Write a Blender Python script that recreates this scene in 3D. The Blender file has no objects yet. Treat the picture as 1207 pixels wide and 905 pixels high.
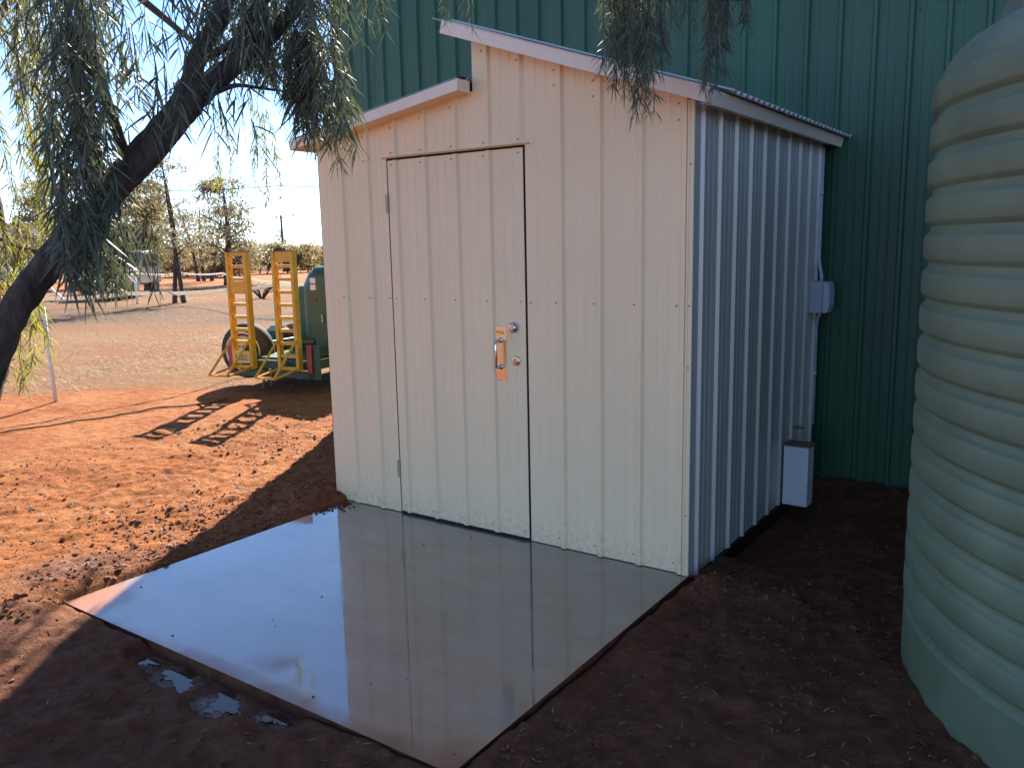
import bpy, bmesh, math, random
import numpy as np
from mathutils import Vector, Matrix
random.seed(11)
rng = np.random.default_rng(7)
sc = bpy.context.scene
COL = sc.collection
R = math.radians

# ------------------------------------------------------------------ camera, sky, sun, exposure
CAM = Vector((1.4719, -3.5183, 1.565))
YAW, PITCH, ROLL, FPX = 0.6126, -0.1658, -0.0209, 975.32
FW = Vector((-math.sin(YAW)*math.cos(PITCH), math.cos(YAW)*math.cos(PITCH), math.sin(PITCH)))
_r = Vector((math.cos(YAW), math.sin(YAW), 0)); _u = _r.cross(FW)
RT = _r*math.cos(ROLL) + _u*math.sin(ROLL)
UP = _u*math.cos(ROLL) - _r*math.sin(ROLL)
cam = bpy.data.cameras.new('camera'); camo = bpy.data.objects.new('camera', cam); COL.objects.link(camo)
camo.matrix_world = Matrix(((RT.x, UP.x, -FW.x, CAM.x), (RT.y, UP.y, -FW.y, CAM.y), (RT.z, UP.z, -FW.z, CAM.z), (0, 0, 0, 1)))
cam.sensor_fit = 'HORIZONTAL'; cam.sensor_width = 36; cam.lens = FPX/1207*36
cam.clip_start = 0.05; cam.clip_end = 3000
sc.camera = camo

SUN_TO = Vector((-0.522, 0.853, 0)).normalized()
SUN_EL = R(34)
world = bpy.data.worlds.new('World'); sc.world = world; world.use_nodes = True
wn = world.node_tree.nodes; wl = world.node_tree.links
bg = wn['Background']; sky = wn.new('ShaderNodeTexSky')
sky.sky_type = 'NISHITA'; sky.sun_disc = False
sky.sun_elevation = SUN_EL; sky.sun_rotation = math.atan2(SUN_TO.x, SUN_TO.y)
sky.air_density = 0.55; sky.dust_density = 0.0; sky.ozone_density = 2.5; sky.altitude = 250
wl.new(sky.outputs[0], bg.inputs[0]); bg.inputs[1].default_value = 0.05
sun = bpy.data.lights.new('sun', 'SUN'); sun.energy = 2.5; sun.angle = R(0.53); sun.color = (1.0, 0.91, 0.79)
suno = bpy.data.objects.new('sun', sun); COL.objects.link(suno)
ldir = Vector((-SUN_TO.x*math.cos(SUN_EL), -SUN_TO.y*math.cos(SUN_EL), -math.sin(SUN_EL)))
suno.rotation_euler = ldir.to_track_quat('-Z', 'Y').to_euler(); suno.location = (0, 0, 20)
sc.view_settings.view_transform = 'Standard'; sc.view_settings.look = 'None'
sc.view_settings.gamma = 1; sc.view_settings.use_curve_mapping = False
sc.view_settings.exposure = 2.8
sc.cycles.max_bounces = 6; sc.cycles.diffuse_bounces = 4; sc.cycles.transparent_max_bounces = 8

# ------------------------------------------------------------------ helpers
def at(px, py, depth):
    """world point on the photograph's line of sight at a given depth (photograph 1207 x 905)"""
    return CAM + (FW + RT*((px-603.5)/FPX) - UP*((py-452.5)/FPX))*depth
def on_ground(px, py, z=-0.06):
    d = FW + RT*((px-603.5)/FPX) - UP*((py-452.5)/FPX)
    return CAM + d*((z-CAM.z)/d.z)

def hash2(ix, iy, s):
    n = (ix.astype(np.int64)*374761393 + iy.astype(np.int64)*668265263 + s*1274126177) & 0x7fffffff
    n = ((n ^ (n >> 13))*1103515245) & 0x7fffffff
    return ((n ^ (n >> 16)) & 0xffff)/65535.0
def vnoise(x, y, s=0):
    xi = np.floor(x); yi = np.floor(y); fx = x-xi; fy = y-yi
    fx = fx*fx*(3-2*fx); fy = fy*fy*(3-2*fy)
    a = hash2(xi, yi, s); b = hash2(xi+1, yi, s); c = hash2(xi, yi+1, s); d = hash2(xi+1, yi+1, s)
    return (a*(1-fx)+b*fx)*(1-fy) + (c*(1-fx)+d*fx)*fy - 0.5
def sstep(a, b, x):
    t = np.clip((x-a)/(b-a), 0, 1); return t*t*(3-2*t)

class MB:
    def __init__(s): s.v = []; s.f = []; s.m = []
    def add(s, vs, fs, mi=0):
        o = len(s.v); s.v += [tuple(p) for p in vs]
        s.f += [tuple(o+i for i in f) for f in fs]; s.m += [mi]*len(fs); return s
    def box(s, a, b, mi=0, T=None):
        (x0, y0, z0), (x1, y1, z1) = a, b
        vs = [Vector(p) for p in ((x0,y0,z0),(x1,y0,z0),(x1,y1,z0),(x0,y1,z0),(x0,y0,z1),(x1,y0,z1),(x1,y1,z1),(x0,y1,z1))]
        if T: vs = [T @ p for p in vs]
        return s.add(vs, [(0,3,2,1),(4,5,6,7),(0,1,5,4),(1,2,6,5),(2,3,7,6),(3,0,4,7)], mi)
    def bar(s, a, b, w, h=None, up=Vector((0,0,1)), mi=0):
        a = Vector(a); b = Vector(b); h = h or w; d = (b-a).normalized()
        x = d.cross(up)
        if x.length < 1e-4: x = d.cross(Vector((1,0,0)))
        x.normalize(); y = x.cross(d)
        vs = [p + x*(i*w/2) + y*(j*h/2) for p in (a, b) for i, j in ((-1,-1),(1,-1),(1,1),(-1,1))]
        return s.add(vs, [(0,1,2,3),(7,6,5,4),(0,4,5,1),(1,5,6,2),(2,6,7,3),(3,7,4,0)], mi)
    def tube(s, pts, rads, n=8, cap=True, mi=0, wob=0):
        pts = [Vector(p) for p in pts]; rings = []
        if not hasattr(rads, '__len__'): rads = [rads]*len(pts)
        prev = None
        for i, p in enumerate(pts):
            d = (pts[min(i+1, len(pts)-1)] - pts[max(i-1, 0)]).normalized()
            ref = prev if prev else (Vector((0,0,1)) if abs(d.z) < .9 else Vector((1,0,0)))
            x = (ref - d*ref.dot(d)).normalized(); prev = x; y = d.cross(x)
            rings.append([p + (x*math.cos(t)+y*math.sin(t))*rads[i]*(1+(random.uniform(-wob, wob) if wob else 0)) for t in [2*math.pi*k/n for k in range(n)]])
        vs = [v for r in rings for v in r]; fs = []
        for i in range(len(pts)-1):
            for k in range(n): fs.append((i*n+k, i*n+(k+1)%n, (i+1)*n+(k+1)%n, (i+1)*n+k))
        if cap: fs += [tuple(range(n))[::-1], tuple(range((len(pts)-1)*n, len(pts)*n))]
        return s.add(vs, fs, mi)
    def lathe(s, prof, n=32, c=(0,0,0), axis='Z', mi=0, T=None):
        vs = []
        for (r, h) in prof:
            for k in range(n):
                t = 2*math.pi*k/n; p = (r*math.cos(t), r*math.sin(t), h)
                if axis == 'Y': p = (p[0], p[2], p[1])
                if axis == 'X': p = (p[2], p[0], p[1])
                p = Vector(p)+Vector(c); vs.append(T @ p if T else p)
        fs = []
        for i in range(len(prof)-1):
            for k in range(n): fs.append((i*n+k, i*n+(k+1)%n, (i+1)*n+(k+1)%n, (i+1)*n+k))
        return s.add(vs, fs, mi)
    def prism(s, poly, d, mi=0, T=None):
        """closed prism: polygon of 3D points swept by vector d"""
        d = Vector(d); n = len(poly); P = [Vector(p) for p in poly]
        vs = P + [p+d for p in P]
        if T: vs = [T @ p for p in vs]
        fs = [tuple(range(n))[::-1], tuple(range(n, 2*n))] + [(i, (i+1)%n, n+(i+1)%n, n+i) for i in range(n)]
        return s.add(vs, fs, mi)
    def build(s, name, mats, parent=None, smooth=False, bevel=0, segs=2, auto=None):
        me = bpy.data.meshes.new(name); me.from_pydata(s.v, [], s.f)
        if not isinstance(mats, (list, tuple)): mats = [mats]
        for m in mats: me.materials.append(m)
        if len(mats) > 1: me.polygons.foreach_set('material_index', s.m)
        bm = bmesh.new(); bm.from_mesh(me); bmesh.ops.recalc_face_normals(bm, faces=bm.faces); bm.to_mesh(me); bm.free()
        o = bpy.data.objects.new(name, me); COL.objects.link(o)
        if parent: o.parent = parent
        if smooth: me.polygons.foreach_set('use_smooth', [True]*len(me.polygons))
        if auto is not None:
            me.polygons.foreach_set('use_smooth', [True]*len(me.polygons)); me.set_sharp_from_angle(angle=R(auto))
        if bevel:
            b = o.modifiers.new('bevel', 'BEVEL'); b.width = bevel; b.segments = segs; b.limit_method = 'ANGLE'; b.angle_limit = R(40)
        me.update(); return o
def big_mesh(name, V, F, mat, parent=None, smooth=False, attrs=None):
    """fast mesh from numpy arrays (F: n x k, all the same k)"""
    me = bpy.data.meshes.new(name); nv, nf, k = len(V), len(F), F.shape[1]
    me.vertices.add(nv); me.vertices.foreach_set('co', V.astype(np.float32).ravel())
    me.loops.add(nf*k); me.loops.foreach_set('vertex_index', F.astype(np.int32).ravel())
    me.polygons.add(nf); me.polygons.foreach_set('loop_start', np.arange(0, nf*k, k, dtype=np.int32))
    me.polygons.foreach_set('loop_total', np.full(nf, k, dtype=np.int32))
    me.polygons.foreach_set('use_smooth', [bool(smooth)]*nf)
    if attrs:
        for an, arr in attrs.items():
            a = me.color_attributes.new(an, 'FLOAT_COLOR', 'POINT'); a.data.foreach_set('color', arr.astype(np.float32).ravel())
    me.materials.append(mat); me.update(calc_edges=True); me.validate()
    o = bpy.data.objects.new(name, me); COL.objects.link(o)
    if parent: o.parent = parent
    return o
def empty(name, loc=(0,0,0), rz=0):
    o = bpy.data.objects.new(name, None); COL.objects.link(o); o.location = loc; o.rotation_euler = (0,0,rz)
    o.empty_display_size = 0.1; return o
def tag(o, label=None, cat=None, group=None, kind=None):
    if label: o['label'] = label
    if cat: o['category'] = cat
    if group: o['group'] = group
    if kind: o['kind'] = kind
    return o
def keep(o, parent):           # parent without moving (parent is an Empty with a location)
    o.parent = parent
    o.matrix_parent_inverse = (Matrix.Translation(parent.location) @ parent.rotation_euler.to_matrix().to_4x4()).inverted()
    return o

# ------------------------------------------------------------------ materials
def nodes(name):
    m = bpy.data.materials.new(name); m.use_nodes = True
    nt = m.node_tree; return m, nt, nt.nodes, nt.links, nt.nodes['Principled BSDF']
def mat(name, col, rough=0.5, metal=0.0, var=0.0, vscale=4.0, col2=None, bump=0.0, bscale=40.0, stretch=(1,1,1), coat=0, spec=0.5, rvar=0.0, streak=None):
    m, nt, N, L, P = nodes(name)
    P.inputs['Roughness'].default_value = rough; P.inputs['Metallic'].default_value = metal
    P.inputs['Specular IOR Level'].default_value = spec
    P.inputs['Base Color'].default_value = (*col, 1)
    if coat: P.inputs['Coat Weight'].default_value = coat; P.inputs['Coat Roughness'].default_value = 0.1
    tc = N.new('ShaderNodeTexCoord'); mp = N.new('ShaderNodeMapping'); L.new(tc.outputs['Object'], mp.inputs[0])
    mp.inputs['Scale'].default_value = stretch
    if var or col2 or rvar:
        n = N.new('ShaderNodeTexNoise'); n.inputs['Scale'].default_value = vscale; n.inputs['Detail'].default_value = 6; n.inputs['Roughness'].default_value = .62
        L.new(mp.outputs[0], n.inputs['Vector'])
        r = N.new('ShaderNodeValToRGB'); c2 = col2 or tuple(c*(1-var) for c in col)
        r.color_ramp.elements[0].position = .36; r.color_ramp.elements[1].position = .66
        r.color_ramp.elements[0].color = (*c2, 1); r.color_ramp.elements[1].color = (*col, 1)
        L.new(n.outputs[0], r.inputs[0]); L.new(r.outputs[0], P.inputs['Base Color'])
        if rvar:
            mr = N.new('ShaderNodeMapRange'); mr.inputs['To Min'].default_value = rough-rvar; mr.inputs['To Max'].default_value = rough+rvar
            L.new(n.outputs[0], mr.inputs[0]); L.new(mr.outputs[0], P.inputs['Roughness'])
    if bump:
        n2 = N.new('ShaderNodeTexNoise'); n2.inputs['Scale'].default_value = bscale; n2.inputs['Detail'].default_value = 4
        L.new(mp.outputs[0], n2.inputs['Vector'])
        b = N.new('ShaderNodeBump'); b.inputs['Strength'].default_value = bump; b.inputs['Distance'].default_value = .01
        L.new(n2.outputs[0], b.inputs['Height']); L.new(b.outputs[0], P.inputs['Normal'])
    return m
M = {}
def creammat():
    m = mat('cream_steel', (.92,.69,.435), .42, var=.05, vscale=2.2, stretch=(1,1,.25))
    nt = m.node_tree; N, L, P = nt.nodes, nt.links, nt.nodes['Principled BSDF']
    src = P.inputs['Base Color'].links[0].from_socket
    tc = N.new('ShaderNodeTexCoord'); sp = N.new('ShaderNodeSeparateXYZ'); L.new(tc.outputs['Object'], sp.inputs[0])
    n = N.new('ShaderNodeTexNoise'); n.inputs['Scale'].default_value = 38; n.inputs['Detail'].default_value = 5; n.inputs['Roughness'].default_value = .75; L.new(tc.outputs['Object'], n.inputs[0])
    mr = N.new('ShaderNodeMapRange'); mr.inputs['From Min'].default_value = 0; mr.inputs['From Max'].default_value = .38; mr.inputs['To Min'].default_value = .20; mr.inputs['To Max'].default_value = -.12; L.new(sp.outputs[2], mr.inputs[0])
    ad = N.new('ShaderNodeMath'); ad.operation = 'ADD'; L.new(n.outputs[0], ad.inputs[0]); L.new(mr.outputs[0], ad.inputs[1])
    m2 = N.new('ShaderNodeMapRange'); m2.inputs['From Min'].default_value = .60; m2.inputs['From Max'].default_value = .80; m2.inputs['To Max'].default_value = .28; L.new(ad.outputs[0], m2.inputs[0])
    mx = N.new('ShaderNodeMix'); mx.data_type = 'RGBA'; L.new(m2.outputs[0], mx.inputs[0]); L.new(src, mx.inputs[6]); mx.inputs[7].default_value = (.34,.17,.09,1)
    L.new(mx.outputs[2], P.inputs['Base Color'])
    mp = N.new('ShaderNodeMapping'); mp.inputs['Scale'].default_value = (5, 5, 1.1); L.new(tc.outputs['Object'], mp.inputs[0])
    n2 = N.new('ShaderNodeTexNoise'); n2.inputs['Scale'].default_value = 1; n2.inputs['Detail'].default_value = 1; L.new(mp.outputs[0], n2.inputs[0])
    b = N.new('ShaderNodeBump'); b.inputs['Strength'].default_value = .35; b.inputs['Distance'].default_value = .02; L.new(n2.outputs[0], b.inputs['Height']); L.new(b.outputs[0], P.inputs['Normal'])
    return m
M['cream'] = creammat()
M['fascia'] = mat('fascia_steel', (.90,.735,.59), .4, var=.05, vscale=3)
M['zinc'] = mat('zincalume', (.66,.62,.575), .5, .35, var=.12, vscale=5, stretch=(1,1,.15), rvar=.07, bump=.03, bscale=12)
M['green'] = mat('green_steel', (.030,.112,.058), .45, var=.3, vscale=1.3, stretch=(1.6,1,.14), bump=.04, bscale=6, rvar=.06)
M['gap'] = mat('dark_gap', (.012,.010,.009), .8)
M['tank'] = mat('tank_poly', (.185,.235,.145), .5, var=.3, vscale=2.4, bump=.05, bscale=60, rvar=.08)
M['brass'] = mat('brass', (.74,.58,.38), .27, 1, var=.08, vscale=30)
M['chrome'] = mat('chrome', (.62,.62,.64), .18, 1)
M['black'] = mat('black_plastic', (.012,.012,.014), .45, var=.3, vscale=8)
M['white_box'] = mat('white_box_steel', (.74,.77,.78), .45, var=.08, vscale=6)
M['timber'] = mat('timber', (.20,.13,.085), .8, var=.3, vscale=20, stretch=(1,.1,1))
M['grey_pvc'] = mat('grey_pvc', (.42,.46,.54), .4, var=.05)
M['screw'] = mat('screw_steel', (.40,.33,.26), .5, .3)
M['yellow'] = mat('ramp_yellow', (.85,.45,.02), .45, var=.3, vscale=9, col2=(.66,.29,.02), bump=.05, bscale=60)
M['tgreen'] = mat('trailer_green', (.012,.085,.045), .40, vscale=5, rvar=.12, col2=(.022,.062,.036))
M['tyre'] = mat('tyre_rubber', (.030,.028,.027), .85, var=.4, vscale=12, col2=(.06,.045,.035))
M['rim'] = mat('cream_rim', (.82,.76,.55), .5, var=.25, vscale=12)
M['red'] = mat('red_lens', (.42,.05,.04), .3, var=.2, vscale=9)
M['plate'] = mat('plate_yellow', (.66,.50,.16), .5)
M['dark'] = mat('black_print', (.02,.018,.015), .6)
M['white'] = mat('white_paint', (.74,.72,.68), .55, var=.15, vscale=9)

M['rust'] = mat('rusty_steel', (.20,.10,.06), .75, var=.4, vscale=14)
M['hose'] = mat('hose_brown', (.11,.055,.03), .7, var=.3, vscale=6)
M['glass'] = mat('car_glass', (.012,.014,.016), .12)
M['carw'] = mat('car_white', (.11,.11,.11), .3, coat=.5)
M['card'] = mat('car_dark', (.05,.05,.05), .5)
M['roofg'] = mat('house_roof', (.21,.20,.20), .6, var=.15, vscale=3)
M['hwall'] = mat('house_wall', (.52,.45,.38), .8)
M['pole'] = mat('pole_wood', (.14,.11,.09), .85, var=.3, vscale=6)
M['wire'] = mat('wire', (.05,.05,.055), .6)

def bark():
    m, nt, N, L, P = nodes('bark')
    tc = N.new('ShaderNodeTexCoord')
    w = N.new('ShaderNodeTexNoise'); w.inputs['Scale'].default_value = 26; w.inputs['Detail'].default_value = 8; w.inputs['Roughness'].default_value = .7
    mp = N.new('ShaderNodeMapping'); mp.inputs['Rotation'].default_value = (0, R(40), R(60)); mp.inputs['Scale'].default_value = (1, 1, .28)
    L.new(tc.outputs['Object'], mp.inputs[0]); L.new(mp.outputs[0], w.inputs[0])
    r = N.new('ShaderNodeValToRGB'); r.color_ramp.elements[0].position = .35; r.color_ramp.elements[1].position = .7
    r.color_ramp.elements[0].color = (.022,.016,.013,1); r.color_ramp.elements[1].color = (.135,.098,.080,1)
    L.new(w.outputs[0], r.inputs[0]); L.new(r.outputs[0], P.inputs['Base Color']); P.inputs['Roughness'].default_value = .9
    b = N.new('ShaderNodeBump'); b.inputs['Strength'].default_value = .9; b.inputs['Distance'].default_value = .02
    L.new(w.outputs[0], b.inputs['Height']); L.new(b.outputs[0], P.inputs['Normal'])
    return m
M['bark'] = bark()
M['twig'] = mat('twig', (.085,.060,.045), .85, var=.3, vscale=20)
def leafmat(name, c1, c2, trans, tcol, rough=.5):
    m, nt, N, L, P = nodes(name)
    g = N.new('ShaderNodeNewGeometry'); r = N.new('ShaderNodeValToRGB')
    r.color_ramp.elements[0].color = (*c1, 1); r.color_ramp.elements[1].color = (*c2, 1)
    L.new(g.outputs['Random Per Island'], r.inputs[0]); L.new(r.outputs[0], P.inputs['Base Color'])
    P.inputs['Roughness'].default_value = rough; P.inputs['Specular IOR Level'].default_value = .35
    t = N.new('ShaderNodeBsdfTranslucent'); t.inputs[0].default_value = (*tcol, 1)
    mx = N.new('ShaderNodeMixShader'); mx.inputs[0].default_value = trans
    L.new(P.outputs[0], mx.inputs[1]); L.new(t.outputs[0], mx.inputs[2])
    L.new(mx.outputs[0], N['Material Output'].inputs[0]); return m
M['leaf'] = leafmat('willow_leaf', (.070,.088,.062), (.175,.19,.135), .25, (.12,.14,.06))
M['leaf_y'] = leafmat('yellow_green_leaf', (.10,.12,.035), (.19,.19,.055), .42, (.34,.33,.05))
M['olive'] = leafmat('olive_leaf', (.10,.092,.045), (.20,.17,.085), .4, (.34,.28,.11))
M['grey_leaf'] = leafmat('grey_leaf', (.12,.115,.08), (.21,.19,.13), .4, (.32,.28,.15))
M['brown_leaf'] = leafmat('brown_scrub_leaf', (.15,.10,.055), (.26,.175,.10), .4, (.36,.24,.12))
M['straw'] = leafmat('straw', (.22,.15,.085), (.45,.35,.22), .1, (.4,.3,.2), .7)

M['tape'] = leafmat('fence_tape', (.80,.77,.72), (.84,.80,.75), .45, (.85,.80,.72), .6)
M['pale_straw'] = leafmat('pale_straw', (.20,.14,.09), (.55,.45,.31), .1, (.4,.3,.2), .7)
def soil():
    m, nt, N, L, P = nodes('red_soil')
    tc = N.new('ShaderNodeTexCoord'); at_ = N.new('ShaderNodeAttribute'); at_.attribute_name = 'zone'
    sep = N.new('ShaderNodeSeparateColor'); L.new(at_.outputs['Color'], sep.inputs[0])
    def noise(s, d=8, ro=.65):
        n = N.new('ShaderNodeTexNoise'); n.inputs['Scale'].default_value = s; n.inputs['Detail'].default_value = d; n.inputs['Roughness'].default_value = ro
        L.new(tc.outputs['Object'], n.inputs[0]); return n
    def ramp(src, stops):
        r = N.new('ShaderNodeValToRGB'); e = r.color_ramp.elements
        e[0].position, e[0].color = stops[0][0], (*stops[0][1], 1); e[1].position, e[1].color = stops[-1][0], (*stops[-1][1], 1)
        for p, c in stops[1:-1]: q = e.new(p); q.color = (*c, 1)
        L.new(src, r.inputs[0]); return r
    def mix(f, a, b, mode='MIX'):
        x = N.new('ShaderNodeMix'); x.data_type = 'RGBA'; x.blend_type = mode
        if hasattr(f, 'links'): L.new(f, x.inputs[0])
        else: x.inputs[0].default_value = f
        L.new(a, x.inputs[6]); L.new(b, x.inputs[7]); return x.outputs[2]
    n1 = noise(1.3); n2 = noise(14, 10, .7); n3 = noise(90, 4)
    bare = ramp(n1.outputs[0], [(.3, (.24,.076,.024)), (.5, (.30,.108,.037)), (.72, (.36,.155,.062))])
    fine = ramp(n2.outputs[0], [(.32, (.45,.40,.37)), (.5, (.95,.95,.95)), (.75, (1.15,1.15,1.12))])
    bare2 = mix(1.0, bare.outputs[0], fine.outputs[0], 'MULTIPLY')
    field = ramp(n2.outputs[0], [(.32, (.085,.042,.022)), (.48, (.16,.085,.043)), (.64, (.22,.135,.075))])
    field2 = mix(.5, field.outputs[0], ramp(noise(.35).outputs[0], [(.4, (.23,.095,.038)), (.65, (.24,.155,.085))]).outputs[0])
    # field factor broken by noise
    ad = N.new('ShaderNodeMath'); ad.operation = 'MULTIPLY_ADD'; L.new(n2.outputs[0], ad.inputs[0]); ad.inputs[1].default_value = .9; L.new(sep.outputs[0], ad.inputs[2])
    mr = N.new('ShaderNodeMapRange'); mr.inputs['From Min'].default_value = .75; mr.inputs['From Max'].default_value = 1.15; L.new(ad.outputs[0], mr.inputs[0])
    c = mix(mr.outputs[0], bare2, field2)
    track = ramp(n2.outputs[0], [(.3, (.33,.115,.05)), (.7, (.39,.155,.07))])
    c = mix(sep.outputs[2], c, track.outputs[0])
    # moist dug earth
    ad2 = N.new('ShaderNodeMath'); ad2.operation = 'MULTIPLY_ADD'; L.new(n2.outputs[0], ad2.inputs[0]); ad2.inputs[1].default_value = .8; L.new(sep.outputs[1], ad2.inputs[2])
    mr2 = N.new('ShaderNodeMapRange'); mr2.inputs['From Min'].default_value = .55; mr2.inputs['From Max'].default_value = 1.25; L.new(ad2.outputs[0], mr2.inputs[0])
    wet = ramp(n2.outputs[0], [(.3, (.080,.031,.016)), (.6, (.165,.066,.036)), (.8, (.235,.105,.060))])
    c = mix(mr2.outputs[0], c, wet.outputs[0])
    litter_shade_col = ramp(n2.outputs[0], [(.35, (.05,.032,.022)), (.65, (.15,.105,.075))])  # dark leaf litter tone, with the trees' shade painted into the soil colour
    c = mix(at_.outputs['Alpha'], c, litter_shade_col.outputs[0])
    L.new(c, P.inputs['Base Color'])
    rr = N.new('ShaderNodeMapRange'); rr.inputs['To Min'].default_value = .93; rr.inputs['To Max'].default_value = .72
    L.new(mr2.outputs[0], rr.inputs[0])
    sh0 = N.new('ShaderNodeMath'); sh0.operation = 'MULTIPLY_ADD'; L.new(n2.outputs[0], sh0.inputs[0]); sh0.inputs[1].default_value = -1.6; L.new(sep.outputs[1], sh0.inputs[2])
    sh = N.new('ShaderNodeMapRange'); sh.inputs['From Min'].default_value = .42; sh.inputs['From Max'].default_value = .62; L.new(sh0.outputs[0], sh.inputs[0])
    rm = N.new('ShaderNodeMix'); rm.data_type = 'FLOAT'; L.new(sh.outputs[0], rm.inputs[0]); L.new(rr.outputs[0], rm.inputs[2]); rm.inputs[3].default_value = .10
    L.new(rm.outputs[0], P.inputs['Roughness'])
    sm_ = N.new('ShaderNodeMapRange'); sm_.inputs['To Min'].default_value = .08; sm_.inputs['To Max'].default_value = .9; L.new(sh.outputs[0], sm_.inputs[0]); L.new(sm_.outputs[0], P.inputs['Specular IOR Level'])
    P.inputs['Specular IOR Level'].default_value = .08
    b1 = N.new('ShaderNodeBump'); b1.inputs['Strength'].default_value = .9; b1.inputs['Distance'].default_value = .03
    L.new(n2.outputs[0], b1.inputs['Height'])
    b2 = N.new('ShaderNodeBump'); b2.inputs['Strength'].default_value = .6; b2.inputs['Distance'].default_value = .006
    L.new(n3.outputs[0], b2.inputs['Height']); L.new(b1.outputs[0], b2.inputs['Normal']); L.new(b2.outputs[0], P.inputs['Normal'])
    return m
M['soil'] = soil()
M['clod'] = mat('dry_clod', (.25,.088,.038), .95, var=.45, vscale=9, bump=.4, bscale=90)
M['clod_wet'] = mat('moist_clod', (.175,.068,.038), .9, spec=.1, var=.5, vscale=9, bump=.4, bscale=90)
def slabmat():
    m, nt, N, L, P = nodes('wet_concrete')
    tc = N.new('ShaderNodeTexCoord')
    def noise(s, d=6, ro=.6, st=None):
        n = N.new('ShaderNodeTexNoise'); n.inputs['Scale'].default_value = s; n.inputs['Detail'].default_value = d; n.inputs['Roughness'].default_value = ro
        if st:
            mp = N.new('ShaderNodeMapping'); mp.inputs['Scale'].default_value = st; mp.inputs['Rotation'].default_value = (0,0,R(25)); L.new(tc.outputs['Object'], mp.inputs[0]); L.new(mp.outputs[0], n.inputs[0])
        else: L.new(tc.outputs['Object'], n.inputs[0])
        return n
    n1 = noise(2.2, 8, .65, (1,2.2,1)); n2 = noise(45, 3)
    r = N.new('ShaderNodeValToRGB'); e = r.color_ramp.elements
    e[0].position, e[0].color = .3, (.12,.090,.060,1); e[1].position, e[1].color = .7, (.195,.172,.140,1)
    L.new(n1.outputs[0], r.inputs[0])
    # rusty mud stains along the outer edges
    at_ = N.new('ShaderNodeAttribute'); at_.attribute_name = 'stain'
    sep = N.new('ShaderNodeSeparateColor'); L.new(at_.outputs['Color'], sep.inputs[0])
    n3 = noise(5, 6); ma = N.new('ShaderNodeMath'); ma.operation = 'MULTIPLY_ADD'; L.new(n3.outputs[0], ma.inputs[0]); ma.inputs[1].default_value = .9; L.new(sep.outputs[0], ma.inputs[2])
    mr = N.new('ShaderNodeMapRange'); mr.inputs['From Min'].default_value = .62; mr.inputs['From Max'].default_value = 1.35; L.new(ma.outputs[0], mr.inputs[0])
    mx = N.new('ShaderNodeMix'); mx.data_type = 'RGBA'; L.new(mr.outputs[0], mx.inputs[0]); L.new(r.outputs[0], mx.inputs[6]); mx.inputs[7].default_value = (.27,.105,.045,1)
    L.new(mx.outputs[2], P.inputs['Base Color']); P.inputs['Roughness'].default_value = .45
    cw = N.new('ShaderNodeMapRange'); cw.inputs['From Min'].default_value = .40; cw.inputs['From Max'].default_value = 1.0; cw.inputs['To Min'].default_value = 1; cw.inputs['To Max'].default_value = .12; L.new(mr.outputs[0], cw.inputs[0])
    nd = noise(1.1, 5, .6); dm = N.new('ShaderNodeMapRange'); dm.inputs['From Min'].default_value = .45; dm.inputs['From Max'].default_value = .75; dm.inputs['To Min'].default_value = 1; dm.inputs['To Max'].default_value = .72; L.new(nd.outputs[0], dm.inputs[0])
    cm = N.new('ShaderNodeMath'); cm.operation = 'MULTIPLY'; L.new(cw.outputs[0], cm.inputs[0]); L.new(dm.outputs[0], cm.inputs[1]); L.new(cm.outputs[0], P.inputs['Coat Weight'])
    P.inputs['Coat IOR'].default_value = 2.25
    cr = N.new('ShaderNodeMapRange'); cr.inputs['From Min'].default_value = .42; cr.inputs['From Max'].default_value = .72; cr.inputs['To Min'].default_value = .02; cr.inputs['To Max'].default_value = .17
    L.new(n1.outputs[0], cr.inputs[0]); L.new(cr.outputs[0], P.inputs['Coat Roughness'])
    b = N.new('ShaderNodeBump'); b.inputs['Strength'].default_value = .02; b.inputs['Distance'].default_value = .003
    n4 = noise(3.0, 2); L.new(n4.outputs[0], b.inputs['Height']); L.new(b.outputs[0], P.inputs['Coat Normal'])
    return m
M['slab'] = slabmat()
def watermat():
    m, nt, N, L, P = nodes('muddy_water')
    P.inputs['Base Color'].default_value = (.06,.032,.022,1); P.inputs['Roughness'].default_value = .02
    P.inputs['IOR'].default_value = 1.33; P.inputs['Coat Weight'].default_value = .35; P.inputs['Coat IOR'].default_value = 1.4; P.inputs['Coat Roughness'].default_value = .01
    return m
M['water'] = watermat()

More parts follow.
